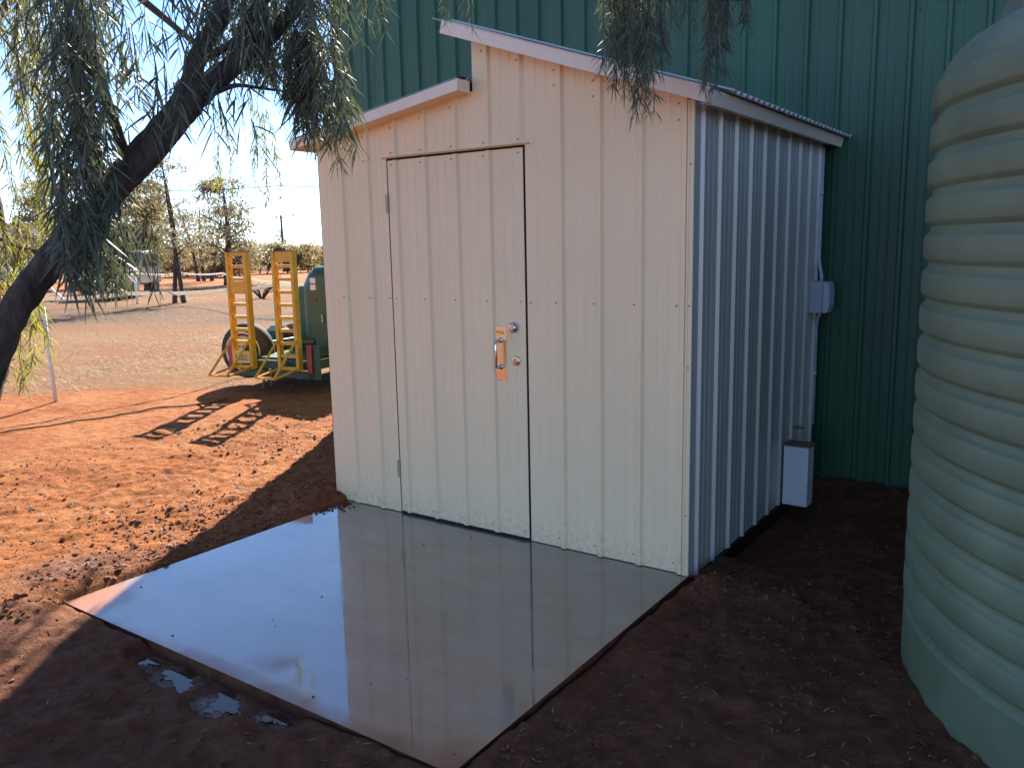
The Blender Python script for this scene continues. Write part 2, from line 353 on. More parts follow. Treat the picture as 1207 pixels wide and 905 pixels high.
# ------------------------------------------------------------------ ground
SLX0, SLX1, SLY0, SLY1 = -2.271, 0.0, -1.783, 2.0
PUD = [(on_ground(212, 803), .16, .09), (on_ground(266, 833), .15, .095), (on_ground(325, 851), .10, .06), (on_ground(174, 783), .085, .05)]
def ground_z(x, y):
    x = np.asarray(x, float); y = np.asarray(y, float)
    z = -.052 + 0*x
    d = np.hypot(x, y)
    near = 1 - sstep(9, 26, d)
    dug = sstep(-6.2, -4.6, x)*(1-sstep(3.2, 4.2, y))
    z = z + near*(.030*vnoise(x*1.1, y*1.1, 1) + .018*vnoise(x*2.9, y*2.9, 2))
    z = z + near*(.010+.016*dug)*(vnoise(x*7, y*7, 3) + .7*vnoise(x*15, y*15, 4) + .6*vnoise(x*29, y*29, 5))
    cl = np.clip(vnoise(x*11, y*11, 8)+vnoise(x*23, y*23, 9)*.6-.22, 0, 1)
    z = z + near*dug*.032*cl
    # level with the slab at its outer left corner, heaped against the shed's left corner and right base
    z = z + .047*np.exp(-((x+2.45)**2/.14 + (y+1.62)**2/.25))
    z = z + .10*np.exp(-((x+2.52)**2/.030 + (y+.06)**2/.05))
    z = z + .055*np.exp(-((x-.13)**2/.012 + (y+.02)**2/.02)) + .04*np.exp(-((x-.36)**2/.03 + (y-.05)**2/.02))
    z = z + .05*np.exp(-((x-.3)**2/.2 + (y-1.9)**2/.06))
    ed0 = np.maximum(np.maximum(SLX0-x, x-SLX1), SLY0-y)
    z = z + .042*np.exp(-(np.clip(ed0, 0, 9)/.35)**2)*(y < .4)
    # smoother compacted spots
    for cx, cy, a in ((.12, -.95, .25), (.75, -1.35, .35)):
        w = np.exp(-((x-cx)**2+(y-cy)**2)/(a*a)); z = z*(1-.6*w) + (-.055)*.6*w
    # under and right beside the slab: keep below its top
    inx = (x > SLX0-.012) & (x < SLX1+.012) & (y > SLY0-.012) & (y < SLY1+.3)
    z = np.where(inx, np.minimum(z, -.045), z)
    edge = np.maximum(np.maximum(SLX0-x, x-SLX1), SLY0-y)
    lim = -.003 + .5*np.clip(edge, 0, 1)
    mound = (y > -.22) & (x < SLX0)
    z = np.where((edge > 0) & (edge < .3) & ~mound & (y < SLY1), np.minimum(z, lim), z)
    # shallow hollows that hold the puddles
    for p, rx, ry in PUD:
        w = np.exp(-(((x-p.x)/rx)**2 + ((y-p.y)/ry)**2)*.8); w = sstep(.12, .5, w)
        z = z*(1-w) + w*(-.050+.010*vnoise(x*25, y*25, 72))
    z = z - .055*sstep(.30, .5, y)*sstep(-.1, .02, x)*(1-sstep(.12, .55, x))*(1-sstep(1.95, 2.1, y))
    # land rises a little far away
    z = z + .9*sstep(60, 300, d)
    return z
def axis(segs):
    out = [segs[0][0]]
    for a, b, st in segs:
        n = max(1, int(round((b-a)/st))); out += list(a + (b-a)*np.arange(1, n+1)/n)
    return np.array(out)
def geo(a, b, first, k=1.25):
    out = []; s = first; x = a
    sg = 1 if b > a else -1
    while abs(x-a) < abs(b-a): x += sg*s; s *= k; out.append(x)
    out[-1] = b; return out
xs = axis([(-9, -4.6, .055), (-4.6, -2.2, .02), (-2.2, .05, .028), (.05, 1.8, .02), (1.8, 4, .1)])
ys = axis([(-4.2, -3.2, .06), (-3.2, -1.7, .02), (-1.7, 1.4, .024), (1.4, 4.4, .04), (4.4, 8, .1)])
xs = np.array(sorted(geo(-9, -900, .09))+list(xs)+geo(4, 900, .2)); ys = np.array(sorted(geo(-4.2, -900, .15))+list(ys)+geo(8, 900, .15))
X, Y = np.meshgrid(xs, ys); Z = ground_z(X, Y)
V = np.stack([X.ravel(), Y.ravel(), Z.ravel()], -1)
nx, ny = len(xs), len(ys); I = np.arange(nx*ny).reshape(ny, nx)
F = np.stack([I[:-1,:-1].ravel(), I[:-1,1:].ravel(), I[1:,1:].ravel(), I[1:,:-1].ravel()], -1)
def zones(x, y):
    n = vnoise(x*.5, y*.5, 21)*1.6 + vnoise(x*1.7, y*1.7, 22)*.7
    # straw covered paddock beyond a line running past the fence post and the trailer
    line = (y-1.35) - .62*(x+7.4)*1.0     # >0 beyond
    fieldf = sstep(-.25, 1.0, (-(x+6.9)*.62 + (y-1.9)*.78) + n*.5)
    fieldf = np.maximum(fieldf, sstep(12, 20, np.hypot(x, y)))
    d = np.maximum(np.maximum(SLX0-x, x-SLX1), SLY0-y)
    wet = np.clip(1.0 - sstep(.06, .42, d + n*.2), 0, 1)*(.45+.35*sstep(-2.3, -2.0, x))
    rightside = sstep(-.2, .15, x)*(1-sstep(2.6, 4, y))
    front = sstep(-1.7, -1.95, y)*sstep(-2.75, -2.25, x)
    wet = np.maximum(wet, .92*rightside); wet = np.maximum(wet, .85*front)
    for q, rx, ry in PUD: wet = np.maximum(wet, 1.55*np.exp(-(((x-q.x)/(rx*1.5))**2 + ((y-q.y)/(ry*1.6))**2)*.7))
    wet = np.maximum(wet, 1.25*np.exp(-((x+2.62)**2/.10 + (y+1.55)**2/.09)))
    wet = np.where(y > 2.4, 0, wet)
    c = (x*(-.62)+y*.05)
    track = sstep(-33, -36, x)*(1-sstep(-50, -56, x))*.9
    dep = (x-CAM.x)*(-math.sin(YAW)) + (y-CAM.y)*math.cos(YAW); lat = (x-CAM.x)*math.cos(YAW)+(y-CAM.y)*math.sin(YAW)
    litter_shade = sstep(17, 20, dep+n)*(1-sstep(25, 29, dep+n))*np.clip(.55+1.1*vnoise(x*.35, y*.35, 61)+.5*vnoise(x*1.2, y*1.2, 62), 0, .95)  # band beneath far trees: litter plus their shadow, painted as ground colour
    return np.stack([fieldf, wet, track, litter_shade], -1)
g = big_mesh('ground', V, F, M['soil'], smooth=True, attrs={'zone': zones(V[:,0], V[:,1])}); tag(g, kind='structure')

# puddles in the hollows in front of the slab
for i, (p, rx, ry) in enumerate(PUD):
    mb = MB(); n = 90; ph = [random.uniform(0, 6.28) for _ in range(5)]
    def rr_(t): return .52*(1+.28*math.sin(2*t+ph[0])+.24*math.sin(3*t+ph[1])+.17*math.sin(5*t+ph[2])+.13*math.sin(9*t+ph[3])+.10*math.sin(16*t+ph[4]))
    ring = [(p.x+rx*rr_(t)*math.cos(t), p.y+ry*rr_(t)*math.sin(t), -.0462) for t in [2*math.pi*k/n for k in range(n)]]
    mb.add([(p.x, p.y, -.0462)]+ring, [(0, 1+k, 1+(k+1)%n) for k in range(n)])
    o = mb.build('puddle', M['water'])
    tag(o, ['round muddy puddle second from the slab\'s left corner', 'widest muddy puddle in the middle along the slab\'s front edge', 'small puddle nearest the reflection edge on the slab', 'smallest muddy puddle nearest the slab\'s left corner'][i], 'puddle', 'puddles along the slab front')

# ------------------------------------------------------------------ concrete slab
def make_slab():
    xs_ = np.linspace(SLX0, SLX1, 60); ys_ = np.linspace(SLY0, SLY1, 90)
    X, Y = np.meshgrid(xs_, ys_); V = np.stack([X.ravel(), Y.ravel(), 0*X.ravel()], -1)
    I = np.arange(X.size).reshape(X.shape)
    F = np.stack([I[:-1,:-1].ravel(), I[:-1,1:].ravel(), I[1:,1:].ravel(), I[1:,:-1].ravel()], -1)
    # side skirts
    b = list(I[0,:]) + list(I[1:,-1]) + list(I[-1,-2::-1]) + list(I[-2:0:-1,0])
    o = len(V); Vb = V[b].copy(); Vb[:,2] = -.11
    cxy = np.array([(SLX0+SLX1)/2, (SLY0+SLY1)/2])
    V = np.concatenate([V, Vb]); n = len(b)
    Fs = np.array([[b[i], o+i, o+(i+1)%n, b[(i+1)%n]] for i in range(n)])
    F = np.concatenate([F, Fs])
    x, y = V[:,0], V[:,1]
    ed = np.minimum(x-SLX0, np.minimum(SLX1-x, y-SLY0))
    st = .5*(1-sstep(0, .26, y-SLY0))*(.5+.5*sstep(-2.2, -.6, x)) + .35*(1-sstep(0, .12, ed))
    st = np.maximum(st, .95*np.exp(-((x+0)**2+(y-SLY0)**2)/.045)); st = np.maximum(st, 1.3*np.exp(-((x-SLX0)**2+(y-SLY0)**2)/.10))
    st = np.maximum(st, .55*np.exp(-((x+.25)**2/.02+(y+1.25)**2/.012))); st = np.maximum(st, .7*np.exp(-((x+1.0)**2/.03+(y+1.62)**2/.02)))
    st = np.where(V[:,2] < -.05, 2.0, st)
    att = np.stack([st, st, st, np.ones_like(st)], -1)
    s = big_mesh('concrete_slab', V, F, M['slab'], attrs={'stain': att})
    s.data.materials.append(M['clod_wet']); mi = np.zeros(len(F), np.int32); mi[len(F)-n:] = 1
    s.data.polygons.foreach_set('material_index', mi); return s
slab = make_slab()
tag(slab, 'wet grey concrete slab under and in front of the cream shed', 'slab')
mb = MB()
mb.box((.001, .26, -.10), (.016, 2.0, -.022))
mb.build('damp_proof_strip', M['black'], slab)
# bits of mud lying on the wet slab: one joined part
mb = MB()
for k in range(26):
    x = random.uniform(SLX0+.05, SLX1-.05); y = random.uniform(SLY0+.05, -.1); r_ = random.choice((.002, .003, .003, .005))
    mb.lathe([(.0001, r_*.7), (r_*.7, r_*.55), (r_, 0)], 6, (x, y, .0005))
for k in range(70):   # crumbs near the heap at the shed's corner
    x = SLX0+abs(random.gauss(0, .05)); y = -.04-abs(random.gauss(0, .12)); r_ = random.uniform(.004, .012)
    mb.lathe([(.0001, r_*.8), (r_*.7, r_*.6), (r_, 0)], 6, (x, y, .0005))
tag(mb.build('mud_crumbs', M['clod_wet'], slab), kind='stuff')

# ------------------------------------------------------------------ ribbed cladding
RIBH = .015
def rib_profile(s0, s1, ribs, swage=True, hgt=RIBH, wb=.040, wt=.020):
    pts = [(s0, 0)]; prev = s0
    ribs = sorted(r for r in ribs if s0+.001 < r < s1-.001)
    edges = ribs + [None]
    for r in edges:
        end = (r-wb/2) if r is not None else s1
        if swage and end-prev > .09:
            w = end-prev
            for fr in (.34, .66):
                c = prev+w*fr; pts += [(c-.007, 0), (c-.003, .0022), (c+.003, .0022), (c+.007, 0)]
        if r is None: break
        for ds, hh in ((-wb/2, 0), (-wt/2, hgt), (wt/2, hgt), (wb/2, 0)):
            s = r+ds
            if s0 < s < s1: pts.append((s, hh))
        prev = r+wb/2
    pts.append((s1, 0)); out = [pts[0]]
    for p in pts[1:]:
        if p[0] > out[-1][0]+1e-5: out.append(p)
    return out
def clad(name, parent, m, prof, z0, ztop, place, thick=.004):
    """vertical ribbed sheet; place(s, depth, z) gives the world point, ztop(s) the top edge"""
    n = len(prof); vs = []; fs = []
    for (s, h) in prof: vs += [place(s, h, z0), place(s, h, ztop(s)), place(s, -thick, ztop(s)), place(s, -thick, z0)]
    for i in range(n-1):
        a, b = 4*i, 4*i+4
        fs += [(a, b, b+1, a+1), (a+1, b+1, b+2, a+2), (a+2, b+2, b+3, a+3), (a+3, b+3, b, a)]
    fs += [(0, 1, 2, 3), (4*n-4, 4*n-1, 4*n-2, 4*n-3)]
    return MB().add(vs, fs).build(name, m, parent)

# ------------------------------------------------------------------ cream garden shed
shed = empty('garden_shed', (-1.19, 1.0, 0)); tag(shed, 'cream ribbed steel shed with split roof and door on wet slab', 'shed')
W, D = 2.387, 2.0
DL, DR, DH = -1.825, -.901, 2.05
XS = -1.209
def zt_right(x): return 2.165 - .3466*x
def zt_left(x): return 2.335 + .149*(x-XS)
front_ribs = [-1.973+.2144*k for k in range(-1, 10)]
pl_front = lambda s, h, z: (s, -h, z)
def K(o): return keep(o, shed)
def ft(s): return zt_left(s) if s < XS else zt_right(s)
K(clad('cladding_sheet', None, M['cream'], rib_profile(-W, DL-.006, front_ribs), .004, lambda s: zt_left(s)+.01, pl_front))
K(clad('cladding_sheet', None, M['cream'], rib_profile(DL-.006, XS, front_ribs), DH+.012, lambda s: zt_left(s)+.01, pl_front))
K(clad('cladding_sheet', None, M['cream'], rib_profile(XS, DR+.008, front_ribs), DH+.012, lambda s: zt_right(s)+.01, pl_front))
K(clad('cladding_sheet', None, M['cream'], rib_profile(DR+.008, -.03, front_ribs), .004, lambda s: zt_right(s)+.01, pl_front))
# frame behind the cladding (dark seen through the gaps) + door head channel
mb = MB(); mb.box((-W+.01, .006, .0), (-.01, .03, 2.10)); K(mb.build('inner_frame', M['gap']))
mb = MB(); mb.box((XS-.001, .004, 2.30), (-.80, .03, 2.40)); mb.box((XS+.003, .004, 2.40), (-1.0, .03, 2.50)); K(mb.build('inner_frame', M['gap']))
# angle trim over the door: a thin flashing lip
mb = MB(); mb.box((DL-.055, -.004, DH+.006), (DR+.055, -.0005, DH+.016)); mb.box((DL-.02, -.030, DH+.0105), (DR+.03, -.004, DH+.0125)); K(mb.build('door_head_flashing', M['cream']))
# door
door_ribs = front_ribs
door = clad('door', None, M['cream'], rib_profile(DL+.004, DR-.006, door_ribs), .014, lambda s: DH-.006, lambda s, h, z: (s, -h-.001, z)); K(door)
def KD(o): o.parent = door; return o
mb = MB()
for k in range(46):
    x = DL+.01+(DR-DL-.02)*k/46; mb.box((x, -.012, .002), (x+.012, .004, .0135))
KD(mb.build('bottom_seal', M['black']))
for hz in (1.81, .27):
    mb = MB(); mb.tube([(DL-.001, -.007, hz-.05), (DL-.001, -.007, hz+.05)], .006, 8); mb.box((DL-.022, -.003, hz-.05), (DL, -.0015, hz+.05)); KD(mb.build('hinge', M['screw']))
# pull plate with D handle and the engraved word
plate = MB().box((-1.1, -.0042, .859), (-1.028, -.0015, 1.148)).build('pull_plate', M['brass'], bevel=.001); KD(plate)
hx = -1.066
mb = MB(); mb.tube([(hx, -.004, 1.072), (hx, -.030, 1.074), (hx-.001, -.042, 1.066), (hx-.001, -.046, 1.052), (hx-.001, -.046, .954), (hx-.001, -.042, .940), (hx, -.030, .932), (hx, -.004, .934)], .0075, 10)
for z in (1.073, .933): mb.lathe([(.0001, -.009), (.013, -.008), (.015, -.0042)], 16, (hx, 0, z), 'Y')
h = mb.build('pull_handle', M['chrome'], smooth=True); KD(h)
fc = bpy.data.curves.new('lettering', 'FONT'); fc.body = 'PULL'; fc.size = .024; fc.align_x = 'CENTER'; fc.extrude = .0002
fo = bpy.data.objects.new('lettering', fc); COL.objects.link(fo); fo.data.materials.append(M['dark'])
dg = bpy.context.evaluated_depsgraph_get()
me = bpy.data.meshes.new_from_object(fo.evaluated_get(dg)); bpy.data.objects.remove(fo)
lo = bpy.data.objects.new('lettering', me); COL.objects.link(lo); lo.location = (-1.064, -.0046, 1.108); lo.rotation_euler = (R(90), 0, 0); lo.parent = door
mb = MB(); mb.lathe([(.0001, -.030), (.013, -.030), (.014, -.026), (.020, -.024), (.026, -.016), (.030, -.010), (.031, -.001)], 28, (-.978, 0, 1.144), 'Y')
KD(mb.build('deadlock', M['chrome'], auto=30))
mb = MB(); mb.lathe([(.0001, -.0035), (.0085, -.0035), (.0085, -.0015)], 12, (-.985, -.032, 1.116), 'Y'); mb.box((-.9885, -.0355, 1.068), (-.9815, -.0335, 1.110)); mb.box((-.987, -.036, 1.112), (-.983, -.030, 1.146))
KD(mb.build('key', M['chrome']))
mb = MB(); mb.lathe([(.0001, -.017), (.012, -.017), (.013, -.012), (.022, -.010), (.026, -.006), (.027, -.001)], 28, (-.968, 0, .971), 'Y'); KD(mb.build('lower_lock', M['brass'], auto=30))
mb = MB(); mb.box((-.970, -.0185, .960), (-.966, -.0165, .982)); KD(mb.build('keyhole', M['dark']))
# corner flashing on the front right edge: front leg and side leg
mb = MB(); mb.box((-.030, -.012, .002), (0.0, .004, zt_right(-.0)+.005)); mb.box((-.026, -.016, .002), (-.018, -.012, 2.16)); K(mb.build('corner_flashing', M['cream'], bevel=.002))
mb = MB(); mb.box((.0005, -.0115, .002), (.0035, .03, 2.165)); K(mb.build('corner_flashing', M['zinc']))
# left side wall, rear wall, right side wall of bare steel
side_ribs = [.0851+.2104*k for k in range(0, 10)]
K(clad('side_cladding', None, M['zinc'], rib_profile(.03, 1.03, side_ribs), -.018, lambda s: 2.17, lambda s, h, z: (h+.001, s, z)))
K(clad('side_cladding', None, M['zinc'], rib_profile(1.03, D, side_ribs), -.018, lambda s: 2.17, lambda s, h, z: (h+.0015, s, z)))
K(clad('side_cladding', None, M['zinc'], rib_profile(.0, D, side_ribs), -.018, lambda s: 2.15, lambda s, h, z: (-W-h, s, z)))
K(MB().box((-W+.01, 1.97, 0), (-.012, 1.996, 2.15)).build('rear_wall', M['zinc']))
# clerestory face between the two roofs
K(MB().box((XS-.004, .004, 2.28), (XS-.0005, 2.0, 2.58)).build('clerestory_wall', M['zinc']))
# conduit up the rear edge
mb = MB(); mb.tube([(.020, 1.985, .36), (.020, 1.985, 1.02), (.030, 1.97, 1.06), (.055, 1.93, 1.10), (.055, 1.93, 1.13)], .011, 8); mb.tube([(.055, 1.93, 1.29), (.055, 1.93, 1.33), (.03, 1.97, 1.40), (.020, 1.985, 1.44), (.020, 1.985, 2.13)], .011, 8)
for z in (1.03, 1.43, .7, 1.85): mb.tube([(.020, 1.985, z-.012), (.020, 1.985, z+.012)], .0145, 8)
K(mb.build('conduit', M['grey_pvc'], smooth=True))
sw = K(MB().box((.004, 1.85, 1.105), (.085, 1.97, 1.30)).build('switch_box', M['grey_pvc'], bevel=.004))
sw2 = MB().prism([(.087, 1.85, 1.105), (.087, 1.85, 1.30), (.118, 1.853, 1.297), (.128, 1.86, 1.25), (.128, 1.86, 1.155), (.118, 1.853, 1.108)], (0, .115, 0)).build('lid', M['grey_pvc'], bevel=.004); sw2.parent = sw; sw2.matrix_parent_inverse = sw.matrix_parent_inverse.inverted() if False else Matrix.Identity(4)
# white cover box standing off the side wall, brown lid
cb = K(MB().box((.028, 1.352, -.008), (.172, 1.47, .352)).build('cover_box', M['white_box'], bevel=.002))
lid = MB().box((.026, 1.348, .3525), (.178, 1.475, .362)).build('lid', M['timber']); lid.parent = cb
K(MB().tube([(.0, 1.58, .42), (.075, 1.58, .42)], .009, 8).build('outlet_pipe', M['rust']))
# screw heads: too small to pick apart, one joined part
mb = MB()
def screw(x, z, y=-.002): mb.lathe([(.0001, -.005), (.003, -.005), (.0036, -.0015), (.0048, -.0008), (.005, 0)], 7, (x, y, z), 'Y')
for r_ in front_ribs:
    x = r_-.034
    if x < -W+.02: continue
    for z in (1.279,): screw(x, z)
    if not (DL-.02 < x < DR+.02): screw(x, .05); screw(x, ft(x)-.10 if x > XS else ft(x)-.16)
    else: screw(x, .05, -.003); screw(x, DH-.03, -.003); screw(x, DH+.035)
    screw(x, ft(x)-.03)
for z in (.3, 1.0, 1.28, 1.9): screw(-.012, z, -.012)
screw(DR+.028, 1.275); screw(DL-.02, 1.28); screw(DL-.03, DH+.011, -.004); screw(DR+.03, DH+.011, -.004); screw(-.70, .80); screw(-.05, .80); screw(-.70, 1.98)
for r_ in side_ribs:
    for z in (.25, 1.2, 1.98): mb.lathe([(.0001, .005), (.003, .005), (.0036, .002), (.005, 0)], 7, (.003, r_+.035, z), 'X')
tag(K(mb.build('screw_heads', M['screw'])), kind='stuff')

# roofs: corrugated sheets (ridges run down the slope), fascias
def corrugated(name, x0, z0, x1, z1, y0, y1, pitch=.076, amp=.0085, t=.002):
    n = int((y1-y0)/pitch*8); vs = []; fs = []
    d = Vector((x1-x0, 0, z1-z0)).normalized(); nn = Vector((-d.z, 0, d.x));
    if nn.z < 0: nn = -nn
    for i in range(n+1):
        y = y0+(y1-y0)*i/n; h_ = amp*math.sin(2*math.pi*(y-y0)/pitch)
        for (px_, pz_) in ((x0, z0), (x1, z1)):
            for hh in (h_+t/2, h_-t/2): vs.append(Vector((px_, y, pz_))+nn*hh)
    for i in range(n):
        a, b = 4*i, 4*i+4
        fs += [(a, b, b+2, a+2), (a+1, a+3, b+3, b+1), (a, a+1, b+1, b), (a+2, b+2, b+3, a+3)]
    return K(MB().add(vs, fs).build(name, M['zinc'], auto=50))
FY = -.122; FH = .062
def fascia_run(name, x0, x1, zf, y, th=.012, mat_='fascia', up=FH):
    P = [(x0, y, zf(x0)), (x1, y, zf(x1)), (x1+.018*(1 if zf(0) < zf(-1) else 0), y, zf(x1)+up), (x0+.016*(1 if zf(0) < zf(-1) else 0), y, zf(x0)+up)]
    return K(MB().prism(P, (0, th, 0)).build(name, M[mat_], bevel=.002))
fascia_run('fascia_board', -1.315, .095, zt_right, FY)
# soffit strip below the right roof's front overhang, side fascia / eave
K(MB().prism([(-1.31, FY+.013, zt_right(-1.31)+.012), (.09, FY+.013, zt_right(.09)+.012), (.09, -.001, zt_right(.09)+.012), (-1.31, -.001, zt_right(-1.31)+.012)], (0, 0, .006)).build('soffit', M['fascia']))
K(MB().prism([(.095, FY+.013, 2.133), (.109, FY+.013, 2.190), (.114, FY+.013, 2.188), (.100, FY+.013, 2.131)], (0, 2.10-FY-.013, 0)).build('eave_fascia', M['fascia']))
K(MB().prism([(.020, -.001, 2.150), (.094, -.001, 2.133), (.094, -.001, 2.136), (.020, -.001, 2.153)], (0, 2.08, 0)).build('soffit', M['fascia']))
# barge flashing over the front edge of the right roof
P = [(-1.355, FY-.006, zt_right(-1.34)+FH+.004), (.02, FY-.006, zt_right(.02)+FH+.004), (.02, FY-.006, zt_right(.02)+FH+.007), (-1.355, FY-.006, zt_right(-1.34)+FH+.007)]
K(MB().prism(P, (0, .16, 0)).build('barge_flashing', M['zinc'], bevel=.001))
corrugated('roof_sheet', -1.37, zt_right(-1.37)+FH+.018, .155, zt_right(.155)+FH+.018, FY+.16, 2.105)
# left roof
K(MB().prism([(-2.485, FY, zt_left(-2.485)), (XS-.002, FY, zt_left(XS)), (XS-.002, FY, zt_left(XS)+.058), (-2.492, FY, zt_left(-2.485)+.052)], (0, .012, 0)).build('fascia_board', M['fascia'], bevel=.002))
K(MB().prism([(-2.48, FY+.013, zt_left(-2.48)+.002), (XS-.003, FY+.013, zt_left(XS)+.002), (XS-.003, FY+.013, zt_left(XS)+.007), (-2.48, FY+.013, zt_left(-2.48)+.007)], (0, .119-.001, 0)).build('soffit', M['cream']))
K(MB().box((XS-.012, FY+.0125, zt_left(XS)-.001), (XS-.0005, -.0235, zt_left(XS)+.056)).build('fascia_return', M['fascia']))
K(MB().prism([(-2.492, FY+.013, zt_left(-2.485)), (-2.480, FY+.013, zt_left(-2.485)), (-2.480, FY+.013, zt_left(-2.485)+.05), (-2.492, FY+.013, zt_left(-2.485)+.05)], (0, 2.2, 0)).build('eave_fascia', M['fascia']))
corrugated('roof_sheet', -2.52, zt_left(-2.52)+.068, XS-.02, zt_left(XS)+.068, FY+.03, 2.105)
mb = MB()
for y in (-.095, -.06): mb.box((XS-.03, y, zt_left(XS)+.062), (XS-.008, y+.02, zt_left(XS)+.074))
K(mb.build('foam_infill', M['black']))

# ------------------------------------------------------------------ big green shed behind
GY = 2.13; GX0, GX1, GH = -4.41, 9.0, 4.4; GD = 12.0
barn = empty('farm_building', (2.3, GY+GD/2, 0)); tag(barn, 'tall dark green ribbed steel farm building behind the cream shed', 'building')
gribs = [-4.213+.2035*k for k in range(0, 66)]
s = GX0+.012; k = 0
while s < GX1:
    e = min(s+.814, GX1)
    off = .0008*(k % 2)
    keep(clad('cladding_sheet', None, M['green'], rib_profile(s, e, gribs, swage=True, hgt=.024), -.03 if k < 40 else 0, lambda q: GH, lambda q, h, z, off=off: (q, GY-h-off, z)), barn)
    s = e; k += 1
mb = MB(); mb.box((GX0-.002, GY-.028, -.05), (GX0+.011, GY+.07, GH)); keep(mb.build('corner_flashing', M['green'], bevel=.002), barn)
keep(clad('cladding_sheet', None, M['green'], rib_profile(GY+.07, GY+GD, [GY+.2+.2035*k for k in range(60)], swage=False), -.05, lambda q: GH+ .10*(min(q-GY, GY+GD-q)), lambda q, h, z: (GX0+.003-h, q, z)), barn)
keep(MB().box((GX1-.03, GY+.01, -.05), (GX1, GY+GD, GH)).build('end_wall', M['green']), barn)
keep(MB().box((GX0+.03, GY+GD-.03, -.05), (GX1-.04, GY+GD, GH)).build('rear_wall', M['green']), barn)
for sg in (0, 1):
    y0 = GY-.06 if sg == 0 else GY+GD+.06; ym = GY+GD/2; z0 = GH-.01; zm = GH+.10*GD/2
    keep(MB().add([(GX0-.05, y0, z0+.02), (GX1+.05, y0, z0+.02), (GX1+.05, ym, zm+.02), (GX0-.05, ym, zm+.02), (GX0-.05, y0, z0+.05), (GX1+.05, y0, z0+.05), (GX1+.05, ym, zm+.05), (GX0-.05, ym, zm+.05)],
        [(0,3,2,1),(4,5,6,7),(0,1,5,4),(1,2,6,5),(2,3,7,6),(3,0,4,7)]).build('roof', M['zinc']), barn)
mb = MB()
for r_ in gribs[:52]:
    for z in (1.45, 2.9): 
        mb.lathe([(.0001, -.007), (.005, -.007), (.006, -.001), (.008, 0)], 6, (r_+.04, GY-.0005, z+random.uniform(-.01, .01)), 'Y')
tag(keep(mb.build('screw_heads', M['green']), barn), kind='stuff')

# ------------------------------------------------------------------ water tank
TC = Vector((2.215, .125, -.075)); TR = 1.285
tank = empty('water_tank', TC); tag(tank, 'round sage green corrugated plastic water tank at the right edge', 'water tank')
prof = [(TR-.004, 0), (TR, .012), (TR+.001, .235), (TR-.006, .245)]
z = .245; pitch_ = .128
while z < 2.10:
    # shallow groove, bold rounded rib
    for fz, dr in ((.04,-.009), (.11,-.011), (.18,-.010), (.29,.005), (.34,.0075), (.62,.0085), (.87,.0075), (.92,.005), (.99,-.006)):
        prof.append((TR+dr-.002, z+fz*pitch_))
    z += pitch_
top = z
prof += [(TR-.008, top+.01), (TR-.02, top+.037), (TR-.034, top+.064), (TR-.053, top+.090), (TR-.082, top+.116), (TR-.125, top+.142), (TR-.185, top+.165), (TR-.285, top+.188), (TR-.5, top+.222), (TR-.8, top+.26), (TR-1.05, top+.28), (.0001, top+.285)]
mb = MB(); mb.lathe(prof, 128); o = mb.build('tank_wall', M['tank'], tank, auto=28)
# shoulder ribs on the dome
mb = MB()
for k in range(16):
    a = 2*math.pi*(k+.3)/16
    P = [(TR-.20, top+.160), (TR-.32, top+.186), (TR-.55, top+.222), (TR-.85, top+.258)]
    mb.tube([(r_*math.cos(a), r_*math.sin(a), zz) for r_, zz in P], [.018, .026, .026, .018], 8)
mb.build('dome_ribs', M['tank'], tank, smooth=True)
# horizontal overflow fitting on the dome's near left edge
ax = Vector((.82, .55, .05)).normalized(); fp0 = Vector((1.07*math.cos(R(176)), 1.07*math.sin(R(176)), top+.25))
rot = ax.to_track_quat('Z', 'Y').to_matrix().to_4x4(); T = Matrix.Translation(fp0) @ rot
mb = MB(); mb.lathe([(.0001, 0), (.080, 0), (.086, .006), (.086, .026), (.075, .034), (.072, .12), (.09, .13), (.09, .16)], 28, T=T); mb.build('inlet_pipe', M['tank'], tank, auto=35)
T2 = Matrix.Translation(fp0+ax*.31)
mb = MB(); mb.lathe([(.16, -.25), (.16, .10), (.168, .105), (.168, .16), (.0001, .175)], 36, T=T2); mb.build('strainer_lid', M['grey_pvc'], tank, auto=35)

# ------------------------------------------------------------------ loose earth: clods and straw
ico_v, ico_f = None, None
def ico():
    bm = bmesh.new(); bmesh.ops.create_icosphere(bm, subdivisions=2, radius=1)
    v = np.array([p.co[:] for p in bm.verts]); f = np.array([[q.index for q in t.verts] for t in bm.faces]); bm.free(); return v, f
def ico1():
    bm = bmesh.new(); bmesh.ops.create_icosphere(bm, subdivisions=1, radius=1)
    v = np.array([p.co[:] for p in bm.verts]); f = np.array([[q.index for q in t.verts] for t in bm.faces]); bm.free(); return v, f
def scatter_clods(name, pts, rad, m, base, label):
    v, f = base; n = len(pts)
    jit = 1 + rng.uniform(-.45, .40, (n, len(v), 1))
    sc_ = np.stack([rng.uniform(.7, 1.35, n), rng.uniform(.7, 1.35, n), rng.uniform(.45, .9, n)], -1)[:, None, :]
    P = v[None]*jit*sc_*rad[:, None, None]
    a = rng.uniform(0, 6.28, n); c, s_ = np.cos(a)[:, None], np.sin(a)[:, None]
    X_, Y_ = P[..., 0]*c-P[..., 1]*s_, P[..., 0]*s_+P[..., 1]*c
    P = np.stack([X_, Y_, P[..., 2]], -1); P += pts[:, None, :]; P[..., 2] += (rad*.18)[:, None]
    Fm = (f[None] + (np.arange(n)*len(v))[:, None, None]).reshape(-1, 3)
    o = big_mesh(name, P.reshape(-1, 3), Fm, m); tag(o, label, 'soil', kind='stuff'); return o
